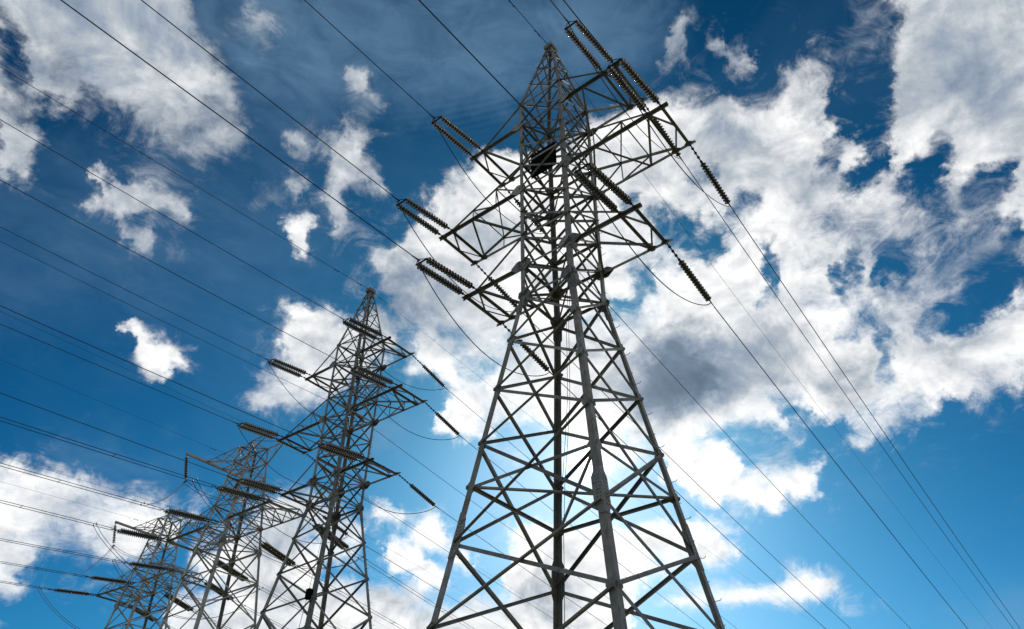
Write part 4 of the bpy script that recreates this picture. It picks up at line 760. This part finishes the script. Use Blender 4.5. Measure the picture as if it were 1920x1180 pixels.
def build_pylon_a(loc, yaw):
    root = empty('lattice_pylon', None)
    root.matrix_world = local_frame(*loc, yaw)
    P = Pylon(root, a_width, STEEL)
    legs = P.legs([-0.6, 9.0, A['zk'], 29.85, 34.75], [.215, .21, .175, .145, .09])
    for z1, z0 in zip(A_LEVELS[:-1], A_LEVELS[1:]):
        P.panel('diagonal_brace' if z0 >= 18.4 else 'leg_brace', z0, z1, .088 if z0 >= 18.4 else .10)
    for z1, z0 in zip(A_LOW[:-1], A_LOW[1:]):
        P.panel('leg_brace', z0, z1, .108)
    for z in (29.85, 28.31, 25.64, 24.13, 21.4, 19.88, 18.4):
        P.ring(z, .10)
    for z in (10.95, 3.9):
        P.ring(z, .105)
    for z in (28.29, 24.1, 19.85, 18.38):
        P.plan(z, .06)
    P.plan(10.93, .10)
    P.gussets(19.93, .30, .30)
    P.gussets(18.42, .27, .34)
    for z in (16.4, 14.4, 12.4, 10.95, 7.0):
        P.gussets(z, .17, .15)
    P.gussets(24.14, .18, .18)
    P.gussets(28.34, .16, .15)
    P.gussets(29.85, .13, .12)
    P.splices(9.5, 1.35, .30)
    P.splices(18.0, .8, .24)
    # peak
    pk = [29.85, 31.5, 32.85, 33.95, 34.7]
    for z1, z0 in zip(pk[1:], pk[:-1]):
        P.panel('peak_brace', z0, z1, .062)
    bm = bmesh.new()
    plate(bm, (0, 0, 34.84), (1, 0, 0), (0, 1, 0), [(-.23, -.27), (.23, -.27), (.23, .27), (-.23, .27)], .26)
    link('peak_cap', bm, STEEL, root)
    for lv in 'ulm':
        for sgn in (-1, 1):
            crossarm(P, lv, sgn)
    # step bolts up the right far leg, turned up at their ends
    sx, sy = CORNERS[2]
    for k in range(48):
        z = 1.6 + k * .58
        p = P.corner(2, z)
        e = V3((sx, 0, 0)) if k % 2 else V3((0, sy, 0))
        p = p - (V3((0, sy, 0)) if k % 2 else V3((sx, 0, 0))) * .05
        bm = bm_of(tube, [p, p + e * .16, p + e * .19 + UP * .012, p + e * .205 + UP * .05], .010, 5)
        link('step_bolt', bm, STEEL, legs[2])
    for c in range(4):
        p = P.corner(c, 0)
        bm = bmesh.new()
        plate(bm, (p.x, p.y, -.35), (1, 0, 0), (0, 1, 0), [(-.45, -.45), (.45, -.45), (.45, .45), (-.45, .45)], 1.3)
        link('footing', bm, CONCRETE, root)
    return root, P


def copy_tree(o, parent=None):
    c = o.copy()
    COL.objects.link(c)
    if parent is not None:
        c.parent = parent
    for ch in o.children:
        copy_tree(ch, c)
    return c


LOC1, YAW1 = (1.8675, 20.0124, 0.0), 38.6348
LOC2, YAW2 = (-10.1908, 39.7421, 0.8331), 37.2374
LOC3, YAW3 = (-19.3011, 48.7714, -0.5374), 36.9307
LOC4, YAW4 = (-31.6175, 64.505, 0.5375), 35.2686

pylon1, PA = build_pylon_a(LOC1, YAW1)
pylon2 = copy_tree(pylon1)
pylon2.matrix_world = local_frame(*LOC2, YAW2)
tag(pylon1, "largest pylon of grey steel lattice with six crossarms and a black panel, before the sun", "pylon", "lattice pylons")
tag(pylon2, "second largest pylon with six crossarms and pointed top, black box on one leg", "pylon", "lattice pylons")

# the black panel, the cable coil and the down cable inside the nearest pylon
bm = bmesh.new()
box(bm, (-.32, -.52, 25.95), 1.3, .03, 1.5)
link('black_panel', bm, BLACK, pylon1)
bm = bmesh.new()
for k in range(5):
    rr = .30 + .012 * k
    ring = [V3((-.45 + rr * math.cos(a) * 1.15, -.62 + .02 * k, 22.62 + rr * math.sin(a) * .8)) for a in [2 * math.pi * i / 24 for i in range(25)]]
    tube(bm, ring, .013, 5)
coil = link('cable_coil', bm, CABLE, pylon1)
coil['kind'] = 'stuff'
for off in (0, .09):
    pts = []
    for k in range(15):
        z = 22.6 - k * 1.5
        pts.append(V3((.45 + off + .06 * math.sin(k * 1.3), -.35 - max(0, 18.4 - z) * .11, z)))
    link('down_cable', bm_of(tube, pts, .009, 5), CABLE, pylon1)
# control box and its cable on the second pylon
p = PA.corner(1, 12.6)
bm = bmesh.new()
box(bm, (p.x - .22, p.y - .12, 12.6), .28, .22, .5)
link('control_box', bm, BLACK, pylon2)
link('box_cable', bm_of(tube, [(p.x - .3, p.y - .14, 12.36), (p.x - .36, p.y - .25, 11), (p.x - .3, p.y - .6, 6), (p.x + .5, p.y - 1.2, 1)], .014, 5), CABLE, pylon2)
link('down_cable', bm_of(tube, [(p.x - .55, p.y + .9, 19.5), (p.x - .6, p.y + .5, 17), (p.x - .3, p.y - .1, 12.84)], .010, 5), CABLE, pylon2)

# ------------------------------------------------------------------ flat-topped single-circuit pylon with the horn beam
B = dict(za=22.2216, tie=1.4851, zt=28.45, wa=1.3616, wt=0.7466, ra=5.6604, h=1.4191, rg=2.5533, th=4.8313, sh=2.4434)


def b_width(z):
    if z > B['za']:
        return B['wa'] + (B['wt'] - B['wa']) * (z - B['za']) / (B['zt'] - B['za'])
    return B['wa'] + 0.1102 * (B['za'] - z)


def build_pylon_b(loc, yaw):
    root = empty('lattice_pylon', None)
    root.matrix_world = local_frame(*loc, yaw)
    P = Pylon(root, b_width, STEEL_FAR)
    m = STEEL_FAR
    P.legs([-0.8, 12, B['za'], B['zt'] + .05], [.21, .20, .175, .13])
    lev = [28.45, 27.2, 25.95, 24.8, 23.7, 22.22, 20.6, 18.5, 16.0, 13.0, 9.4, 5.0, .3]
    for z1, z0 in zip(lev[:-1], lev[1:]):
        P.panel('diagonal_brace' if z0 > 20 else 'leg_brace', z0, z1, .07 if z0 > 20 else .09)
    for z in (28.45, 27.2, 25.95, 23.7, 22.2, 20.6, 18.5, 13.0):
        P.ring(z, .09)
    for z in (28.43, 22.17, 20.57):
        P.plan(z, .08)
    P.gussets(22.25, .25, .22)
    P.gussets(20.5, .2, .42)
    P.gussets(23.72, .17, .16)
    za, ra, h = B['za'], B['ra'], B['h']
    for sgn in (-1, 1):
        arm = empty('crossarm', root)
        X = lambda t: sgn * t
        wt = P.w(za + B['tie'])
        zc = za - .02
        n = 4
        low = [[V3((X(B['wa'] + (ra - B['wa']) * k / n), sy * (B['wa'] + (h - B['wa']) * k / n), zc)) for k in range(n + 1)] for sy in (-1, 1)]
        top = []
        for sy in (-1, 1):
            row = []
            for k in range(n):
                f = k / n
                row.append(V3((X(wt + (ra - .55 - wt) * k / (n - 1)), sy * (wt + (h - wt) * k / (n - 1)), za + B['tie'] + (.5 - B['tie']) * k / (n - 1))))
            top.append(row)
        for i, sy in enumerate((-1, 1)):
            arm_bar('chord', low[i][0] - V3((X(.1), 0, 0)), low[i][-1] + V3((X(.12), 0, 0)), .13, m, arm, e1=(0, sy, 0), e2=-UP)
            arm_bar('top_chord', top[i][0], top[i][-1], .09, m, arm, e1=(0, sy, 0), e2=UP)
            arm_bar('end_post', top[i][-1], low[i][-1], .08, m, arm, e1=(0, sy, 0), e2=UP)
            for k in range(1, n):
                arm_bar('web_brace', top[i][k], low[i][k], .055, m, arm, e1=(1, 0, 0), e2=(0, -sy, 0))
                arm_bar('web_brace', top[i][k - 1], low[i][k] - V3((0, sy * .02, 0)), .055, m, arm, e1=UP, e2=(0, -sy, 0))
            bm = bmesh.new()
            plate(bm, low[i][-1] - V3((X(.08), sy * .1, .02)), (1, 0, 0), (0, 1, 0), hexagon(.24, .2), .016)
            link('tip_plate', bm, m, arm)
        arm_bar('tip_beam', low[0][-1] - V3((0, 0, .03)), low[1][-1] - V3((0, 0, .03)), .13, m, arm, e1=(1, 0, 0), e2=-UP)
        for k in range(n):
            a, b = (low[0][k], low[1][k + 1]) if k % 2 else (low[1][k], low[0][k + 1])
            arm_bar('plan_brace', a - V3((0, 0, .03)), b - V3((0, 0, .03)), .07, m, arm)
            if k:
                arm_bar('plan_brace', low[0][k] - V3((0, 0, .055)), low[1][k] - V3((0, 0, .055)), .06, m, arm)
                arm_bar('top_brace', top[0][k], top[1][k], .055, m, arm)
                a, b = (top[0][k - 1], top[1][k]) if k % 2 else (top[1][k - 1], top[0][k])
                arm_bar('top_brace', a + V3((0, 0, .02)), b + V3((0, 0, .02)), .055, m, arm)
    # ground wire arms on both sides; the left one carries the horn beam
    zt, w0, rg, th = B['zt'], B['wt'], B['rg'], B['th']
    zl = 27.2
    wl = P.w(zl)
    for sgn in (-1, 1):
        arm = empty('ground_wire_arm', root)
        end = th if sgn < 0 else rg
        for sy in (-1, 1):
            arm_bar('chord', (sgn * w0, sy * w0, zt), (sgn * end, sy * w0, zt), .08, m, arm, e1=(0, sy, 0), e2=UP)
            arm_bar('strut', (sgn * wl, sy * wl, zl), (sgn * end, sy * w0, zt - .06), .075, m, arm, e1=(0, sy, 0), e2=UP)
            tt = (w0 + rg) / 2 if sgn > 0 else rg
            f = (tt - wl) / (end - wl)
            q = V3((sgn * tt, sy * (wl + (w0 - wl) * f), zl + (zt - .06 - zl) * f))
            arm_bar('post', (sgn * tt, sy * w0, zt), q, .05, m, arm, e1=(1, 0, 0), e2=(0, 1, 0))
            arm_bar('web_brace', (sgn * w0, sy * w0, zt - .02), q, .05, m, arm, e1=UP, e2=(0, 1, 0))
        for t in ((rg,) if sgn > 0 else (rg, 3.7)):
            arm_bar('plan_brace', (sgn * t, -w0, zt + .02), (sgn * t, w0, zt + .02), .06, m, arm)
        arm_bar('plan_brace', (sgn * w0, -w0, zt + .03), (sgn * rg, w0, zt + .03), .05, m, arm)
        if sgn < 0:
            arm_bar('plan_brace', (-rg, w0, zt + .03), (-th, -w0, zt + .03), .05, m, arm)
    bm = bmesh.new()
    sweep(bm, [[V3((-th + a * .085, y, zt + b * .085)) for a, b in ((-1, -1), (1, -1), (1, 1), (-1, 1))] for y in (-B['sh'] - .08, B['sh'] + .08)])
    horn = link('horn_beam', bm, m, root)
    for y in (-B['sh'], B['sh']):
        bm = bmesh.new()
        plate(bm, (-th, y, zt - .13), (0, 1, 0), UP, hexagon(.08, .09), .03)
        link('hanger', bm, m, horn)
    for c in range(4):
        p = P.corner(c, 0)
        bm = bmesh.new()
        plate(bm, (p.x, p.y, -.35), (1, 0, 0), (0, 1, 0), [(-.45, -.45), (.45, -.45), (.45, .45), (-.45, .45)], 1.3)
        link('footing', bm, CONCRETE, root)
    return root, P


pylon3, PB = build_pylon_b(LOC3, YAW3)
pylon4 = copy_tree(pylon3)
pylon4.matrix_world = local_frame(*LOC4, YAW4)
tag(pylon3, "horned pylon, flat-topped lattice with a horn beam, behind the second six-armed pylon", "pylon", "lattice pylons")
tag(pylon4, "smallest flat-topped lattice pylon with a horn beam, farthest away at the lower left", "pylon", "lattice pylons")

FRAME = {1: pylon1.matrix_world.copy(), 2: pylon2.matrix_world.copy(), 3: pylon3.matrix_world.copy(), 4: pylon4.matrix_world.copy()}

# ------------------------------------------------------------------ insulators
DISC = 0.146


def disc_mesh(seg=14):
    """Cap-and-pin glass disc, axis along +z, pitch DISC."""
    bm = bmesh.new()

    def lathe(prof, mi):
        rings = [[bm.verts.new((r * math.cos(2 * math.pi * k / seg), r * math.sin(2 * math.pi * k / seg), z)) for k in range(seg)] for r, z in prof]
        for a, b in zip(rings[:-1], rings[1:]):
            for k in range(seg):
                f = bm.faces.new((a[k], a[(k + 1) % seg], b[(k + 1) % seg], b[k]))
                f.material_index = mi
                f.smooth = True
        for r in (rings[0][::-1], rings[-1]):
            bm.faces.new(r).material_index = mi
    lathe([(.018, 0), (.05, .004), (.062, .025), (.062, .058), (.05, .07)], 1)                 # iron cap
    lathe([(.055, .046), (.09, .058), (.122, .078), (.13, .092), (.124, .099), (.105, .085), (.09, .104), (.074, .088), (.058, .106), (.03, .09)], 0)   # glass shed
    lathe([(.016, .085), (.016, DISC + .012)], 1)                                             # pin
    return bm


_d = link('insulator_disc', disc_mesh(), None, mats=[GLASS, IRON])
DISC_MESH = _d.data
bpy.data.objects.remove(_d)


def basis(d):
    d = V3(d).normalized()
    x = d.cross(UP)
    x = V3((1, 0, 0)) if x.length < 1e-3 else x.normalized()
    y = d.cross(x)
    return Matrix(((x.x, y.x, d.x), (x.y, y.y, d.y), (x.z, y.z, d.z))).to_4x4()


_proto = {}


def strand(parent, a, b, n, lead, merged, girth=1.0):
    """One strand of n discs between a and b (parent space), with an iron link in front."""
    a, b = V3(a), V3(b)
    M = Matrix.Translation(a) @ basis(b - a)
    L = (b - a).length
    if merged:
        key = (n,)
        if key not in _proto:
            bm = bmesh.new()
            for k in range(n):
                bm2 = disc_mesh(8)
                me = bpy.data.meshes.new('tmp')
                bm2.to_mesh(me)
                bm2.free()
                me.transform(Matrix.Translation((0, 0, k * DISC)))
                mats_off = len(bm.faces)
                bm.from_mesh(me)
                bpy.data.meshes.remove(me)
            o = link('disc_column', bm, None, mats=[GLASS, IRON])
            _proto[key] = o.data
            bpy.data.objects.remove(o)
        o = bpy.data.objects.new('disc_column', _proto[key])
        COL.objects.link(o)
        o.parent = parent
        o.matrix_local = M @ Matrix.Translation((0, 0, lead)) @ Matrix.Diagonal((1.18, 1.18, 1, 1))
    else:
        for k in range(n):
            o = bpy.data.objects.new('insulator_disc', DISC_MESH)
            COL.objects.link(o)
            o.parent = parent
            o.matrix_local = M @ Matrix.Translation((0, 0, lead + k * DISC)) @ Matrix.Diagonal((girth, girth, 1, 1))
    d = (b - a) / L
    bm = bmesh.new()
    r = .026
    end = lead + .004
    pts, rr = [a], [r]
    nsh = max(1, int(lead / .22))
    for k in range(1, nsh + 1):                     # shackles along the link
        c = lead * k / (nsh + .3)
        pts += [a + d * (c - .05), a + d * (c - .035), a + d * (c + .03), a + d * (c + .045)]
        rr += [r, r * 2.1, r * 2.1, r]
    pts.append(a + d * end)
    rr.append(r)
    tube(bm, pts, rr, 6)
    link('link_rod', bm, IRON, parent)
    e0 = lead + n * DISC
    bm = bm_of(tube, [a + d * (e0 - .01), a + d * max(e0 + .02, L)], .02, 6)
    link('end_fitting', bm, IRON, parent)


def clamp(parent, p, d, L=.34):
    d = V3(d).normalized()
    bm = bm_of(tube, [V3(p) - d * .06, V3(p) - d * .03, V3(p) + d * L * .5, V3(p) + d * L], [.02, .034, .028, .018], 7)
    link('wire_clamp', bm, IRON, parent)


def double_string(w_nodes, w_end, n, lead, merged, spread, girth=1.0):
    """Two strands from two nodes (world) running to a yoke, then a clamp at w_end."""
    base = (w_nodes[0] + w_nodes[1]) / 2
    root = empty('double_insulator_string', None, base)
    a = [q - base for q in w_nodes]
    e = w_end - base
    d = e.normalized()
    side = (a[1] - a[0])
    side = (side - d * side.dot(d)).normalized()
    yk = e - d * .26
    for i, s in enumerate((-1, 1)):
        strand(root, a[i], yk + side * s * spread, n, lead, merged, girth)
    bm = bmesh.new()
    plate(bm, yk + d * .02, side, d, [(-spread - .07, -.035), (spread + .07, -.035), (spread + .07, .035), (-spread - .07, .035)], .022)
    link('yoke_plate', bm, IRON, root)
    for s in (-1, 1):
        link('yoke_link', bm_of(tube, [yk + d * .04 + side * s * (spread + .03), e - d * .06], .015, 6), IRON, root)
    clamp(root, e - d * .08, d)
    return root


def single_string(w_node, w_end, n, lead, merged):
    root = empty('insulator_string', None, w_node)
    e = w_end - w_node
    d = e.normalized()
    strand(root, V3((0, 0, 0)), e - d * .1, n, lead, merged)
    clamp(root, e - d * .1, d)
    return root


# ------------------------------------------------------------------ wires
SPAN = {  # azimuth, string droop angle, string length, wire slope, curvature, ground wire slope
    '1F': (219.495, .11615, 2.989, -.02494, .00082, -.04058), '1B': (38.353, .18666, 3.336, -.13983, .00111, -.14572),
    '2F': (220.382, .10047, 3.335, -.03386, .00087, -.06166), '2B': (36.330, .21231, 3.523, -.1224, .00094, -.05),
    '3F': (219.387, .10737, 3.898, -.07022, .0005, -.01506), '3B': (30.752, .15244, 4.822, -.09471, .00071, -.05),
    '4F': (224.430, .1013, 3.792, -.07578, .00059, -.02419), '4B': (24.266, .13647, 4.055, -.06, .0007, -.05)}


def heading(key):
    a = rad(SPAN[key][0])
    return V3((math.sin(a), math.cos(a), 0))


def string_end(key, node):
    _, be, L, *_ = SPAN[key]
    return node + (heading(key) * math.cos(be) - UP * math.sin(be)) * L


def wire_point(key, start, s, ground=False):
    _, _, _, sl, k, gs = SPAN[key]
    return start + heading(key) * s + UP * ((gs if ground else sl) * s + k / 2 * s * s)


def span_samples(length):
    out, s, ds = [0.0], 0.0, .6
    while s < length:
        s += ds
        ds = min(ds * 1.12, 7.0)
        out.append(min(s, length))
    return out


def wire_run(name, key, start, length, r, ground=False, parent=None, mat=None):
    pts = [wire_point(key, start, s, ground) for s in span_samples(length)]
    o0 = pts[0]
    o = link(name, bm_of(tube, [p - o0 for p in pts], r, 6), mat or WIRE, parent)
    if parent is None:
        o.location = o0
    else:
        o.location = o0 - parent.location
    return o


def damper(parent, p, d):
    """Stockbridge damper: a short messenger strand with two weights under the wire."""
    d = V3(d).normalized()
    c = V3(p) - UP * .07
    bm = bm_of(tube, [c - d * .21, c - d * .20, c - d * .12, c - d * .115, c + d * .115, c + d * .12, c + d * .20, c + d * .21],
               [.012, .032, .032, .009, .009, .032, .032, .012], 7)
    dm = link('vibration_damper', bm, IRON, parent)
    bm = bm_of(tube, [V3(p) + UP * .015, c], .014, 5)
    link('damper_clamp', bm, IRON, dm)


PYLON_NAME = {1: 'largest pylon', 2: 'second pylon', 3: 'horned pylon', 4: 'smallest pylon'}
LEVEL_NAME = {'u': 'top', 'm': 'middle', 'l': 'bottom'}
SIDE_NAME = {'F': 'near', 'B': 'far'}


def a_node(k, side, lv, fb, outer):
    x = (A_REACH[lv] - (0 if outer else A_TIP_IN)) * (1 if side == 'R' else -1)
    y = (-1 if fb == 'F' else 1) * (1.077 if outer else 1.094)
    return FRAME[k] @ V3((x, y, A_Z[lv] - .05))


def jumper_curve(a, b, sag, skew=0.0, n=28):
    pts = []
    for i in range(n + 1):
        t = i / n
        s = 4 * t * (1 - t) * (1 + skew * (t - .5))
        s = s if skew else (math.sin(math.pi * t) ** .8)
        pts.append(a.lerp(b, t) - UP * sag * s)
    return pts


def jumper_obj(name, pts, r, parent=None):
    o = link(name, bm_of(tube, [p - pts[0] for p in pts], r, 6), WIRE, parent)
    o.location = pts[0] - (parent.location if parent else V3((0, 0, 0)))
    return o


R_COND, R_GW = .018, .009
for k in (1, 2):
    for side in 'RL':
        sd = 'right' if side == 'R' else 'left'
        for lv in 'uml':
            where = f"{LEVEL_NAME[lv]} {sd} arm of {PYLON_NAME[k]}"
            nf = [a_node(k, side, lv, 'F', False), a_node(k, side, lv, 'F', True)]
            nb = a_node(k, side, lv, 'B', True)
            ef = string_end(f'{k}F', (nf[0] + nf[1]) / 2)
            eb = string_end(f'{k}B', nb)
            nd = 16 if k == 1 else 17
            ds = double_string(nf, ef, nd, SPAN[f'{k}F'][2] - .26 - nd * DISC - .05, False, .235, 1.05 if k == 1 else 1.2)
            tag(ds, f"paired glass insulator strings, near side of {where}", "insulator", "paired insulator strings")
            ss = single_string(nb, eb, 15, SPAN[f'{k}B'][2] - .16 - 15 * DISC, False)
            tag(ss, f"single glass insulator string, far side of {where}", "insulator", "single insulator strings")
            wf = wire_run('line_wire', f'{k}F', ef, 120, R_COND)
            tag(wf, f"dark line wire running overhead from {where}", "wire", "line wires overhead")
            wb = wire_run('line_wire', f'{k}B', eb, 210, R_COND)
            tag(wb, f"dark line wire running away from {where}", "wire", "line wires running away")
            jp = jumper_obj('jumper_wire', jumper_curve(ef, eb, 1.75), R_COND)
            tag(jp, f"slack jumper wire looping under {where}", "wire", "jumper wires")
    top = FRAME[k] @ V3((0, 0, A['zap'] - .05))
    gf = wire_run('ground_wire', f'{k}F', top, 120, .017, True)
    tag(gf, f"thin ground wire running overhead from the tip of {PYLON_NAME[k]}", "wire", "ground wires")
    gb = wire_run('ground_wire', f'{k}B', top, 210, R_GW, True)
    tag(gb, f"thin ground wire running away from the tip of {PYLON_NAME[k]}", "wire", "ground wires")
    for o, key, ss in ((gf, f'{k}F', (1.1, 3.1)), (gb, f'{k}B', (1.0,))):
        for s in ss:
            damper(o, wire_point(key, top, s, True) - top, heading(key))
# fibre cable tied off on the left near leg of the second pylon
p = FRAME[2] @ V3((-1.11, -1.11, 25.5))
fc = wire_run('fibre_cable', '2F', p, 120, .013)
tag(fc, "thin fibre cable tied to the second pylon's body above its middle arms", "wire")

ARM3 = {'R': 'right arm', 'M': 'body', 'L': 'left arm'}
SPACERS = {'3FR': (6.23, 14.0), '3FM': (6.48, 14.5), '3FL': (5.98, 13.5), '4FR': (4.71, 12.5), '4FM': (3.86, 11.5), '4FL': (3.16, 11.0)}


def twin(name, pts, sidev, r, label, group, spacers=(), clamps=()):
    """Two parallel sub-conductors with spacers between them."""
    root = empty(name, None, pts[0])
    for s in (-1, 1):
        link('strand', bm_of(tube, [p - pts[0] + sidev * s * .2 for p in pts], r, 6), WIRE, root)
    for p in spacers:
        bm = bm_of(tube, [p - pts[0] - sidev * .22, p - pts[0] - sidev * .17, p - pts[0] + sidev * .17, p - pts[0] + sidev * .22], [.03, .016, .016, .03], 6)
        link('spacer', bm, IRON, root)
    for p in clamps:
        for s in (-1, 1):
            q = p - pts[0] + sidev * s * .2
            bm = bm_of(tube, [q - UP * .05, q + UP * .02, q + UP * .10], [.03, .04, .025], 6)
            link('tap_clamp', bm, IRON, root)
    tag(root, label, 'wire', group)
    return root


for k in (3, 4):
    M = FRAME[k]
    vx = (M.to_3x3() @ V3((1, 0, 0))).normalized()
    ends = {}
    for ph in 'RML':
        x = {'R': B['ra'] - .05, 'M': 0.0, 'L': -B['ra'] + .05}[ph]
        for fb in 'FB':
            key = f'{k}{fb}'
            y = (-1 if fb == 'F' else 1) * (B['h'] if ph != 'M' else B['wa'])
            node = M @ V3((x, y, B['za'] - .07))
            e = string_end(key, node)
            hv = heading(key).cross(UP)
            L = SPAN[key][2]
            nd = 19 if fb == 'F' else 22
            ds = double_string([node - hv * .2, node + hv * .2], e, nd, L - .26 - nd * DISC - .05, True, .2)
            at = f"{ARM3[ph]} of {PYLON_NAME[k]}"
            tag(ds, f"paired insulator strings, {SIDE_NAME[fb]} side, {at}", "insulator", "paired insulator strings")
            pts = [wire_point(key, e, s) for s in span_samples(120 if fb == 'F' else 200)]
            tap = {'F': {'3': 1.35, '4': 1.0}[str(k)], 'B': 1.4}[fb]
            sp = [wire_point(key, e, s) for s in SPACERS.get(f'{k}{fb}{ph}', (5.0, 12.0, 26.0))]
            cl = [wire_point(key, e, tap)]
            tw = twin('twin_line_wire', pts, hv, R_COND * 1.05,
                      f"pair of dark line wires, {SIDE_NAME[fb]} side, {at}", "twin line wires", sp, cl)
            ends[ph + fb] = cl[0]
    # jumpers
    for ph in 'RL':
        pts = jumper_curve(ends[ph + 'F'], ends[ph + 'B'], 2.5)
        twin('twin_jumper_wire', pts, vx, R_COND, f"pair of slack jumper wires under the {ARM3[ph]} of {PYLON_NAME[k]}", "twin jumper wires")
    hang = {}
    for fb, y in (('F', -B['sh']), ('B', B['sh'])):
        a = M @ V3((-B['th'], y, B['zt'] - .2))
        b = a - UP * 1.9 + (M.to_3x3() @ V3((.05, .5 if fb == 'F' else -.5, 0)))
        s = empty('hanging_insulator', None, a)
        strand(s, V3((0, 0, 0)), b - a, 11, .12, True)
        bm = bmesh.new()
        plate(bm, b - a - UP * .02, vx, UP, [(-.24, -.05), (.24, -.05), (.24, .03), (.05, .09), (-.05, .09), (-.24, .03)], .05)
        link('yoke_plate', bm, IRON, s)
        tag(s, f"insulator string hanging from {SIDE_NAME[fb]} end of horn beam on {PYLON_NAME[k]}", "insulator", "hanging insulators")
        hang[fb] = b - UP * .05
    pts = jumper_curve(ends['MF'], hang['F'], .55, 0, 14)[:-1] + jumper_curve(hang['F'], hang['B'], .35, 0, 12)[:-1] + jumper_curve(hang['B'], ends['MB'], .55, 0, 14)
    twin('twin_jumper_wire', pts, vx, R_COND, f"pair of jumper wires led round {PYLON_NAME[k]} under its horn beam", "twin jumper wires")
    # ground wires, one per top arm end, with their little bonding loops
    for side, sx in (('R', 1), ('L', -1)):
        sd = 'right' if side == 'R' else 'left'
        for fb, sy in (('F', -1), ('B', 1)):
            key = f'{k}{fb}'
            p = M @ V3((sx * B['rg'], sy * B['wt'], B['zt'] + .05))
            o = wire_run('ground_wire', key, p, 120 if fb == 'F' else 200, R_GW, True)
            tag(o, f"thin ground wire, {SIDE_NAME[fb]} side, {sd} top arm of {PYLON_NAME[k]}", "wire", "ground wires")
            damper(o, wire_point(key, p, 1.0, True) - p, heading(key))
            q = wire_point(key, p, 1.7, True)
            lp = jumper_curve(V3((0, 0, 0)), q - p, .42, 0, 16)
            link('bonding_loop', bm_of(tube, lp, .006, 5), WIRE, o)

# ------------------------------------------------------------------ ground
bm = bmesh.new()
N, S = 60, 2600.0
grid = []
for i in range(N + 1):
    row = []
    for j in range(N + 1):
        fx, fy = (i / N * 2 - 1), (j / N * 2 - 1)
        x = math.copysign(abs(fx) ** 2.2, fx) * S
        y = math.copysign(abs(fy) ** 2.2, fy) * S
        d = math.hypot(x, y)
        z = (math.sin(x * .013 + 1.3) * math.cos(y * .011) * 1.2 + math.sin(x * .04 + y * .03) * .25) * min(1, max(0, (d - 90) / 120)) - .02
        row.append(bm.verts.new((x, y, z)))
    grid.append(row)
for i in range(N):
    for j in range(N):
        f = bm.faces.new((grid[i][j], grid[i + 1][j], grid[i + 1][j + 1], grid[i][j + 1]))
        f.smooth = True
gr = link('ground', bm, GROUND)
gr['kind'] = 'structure'
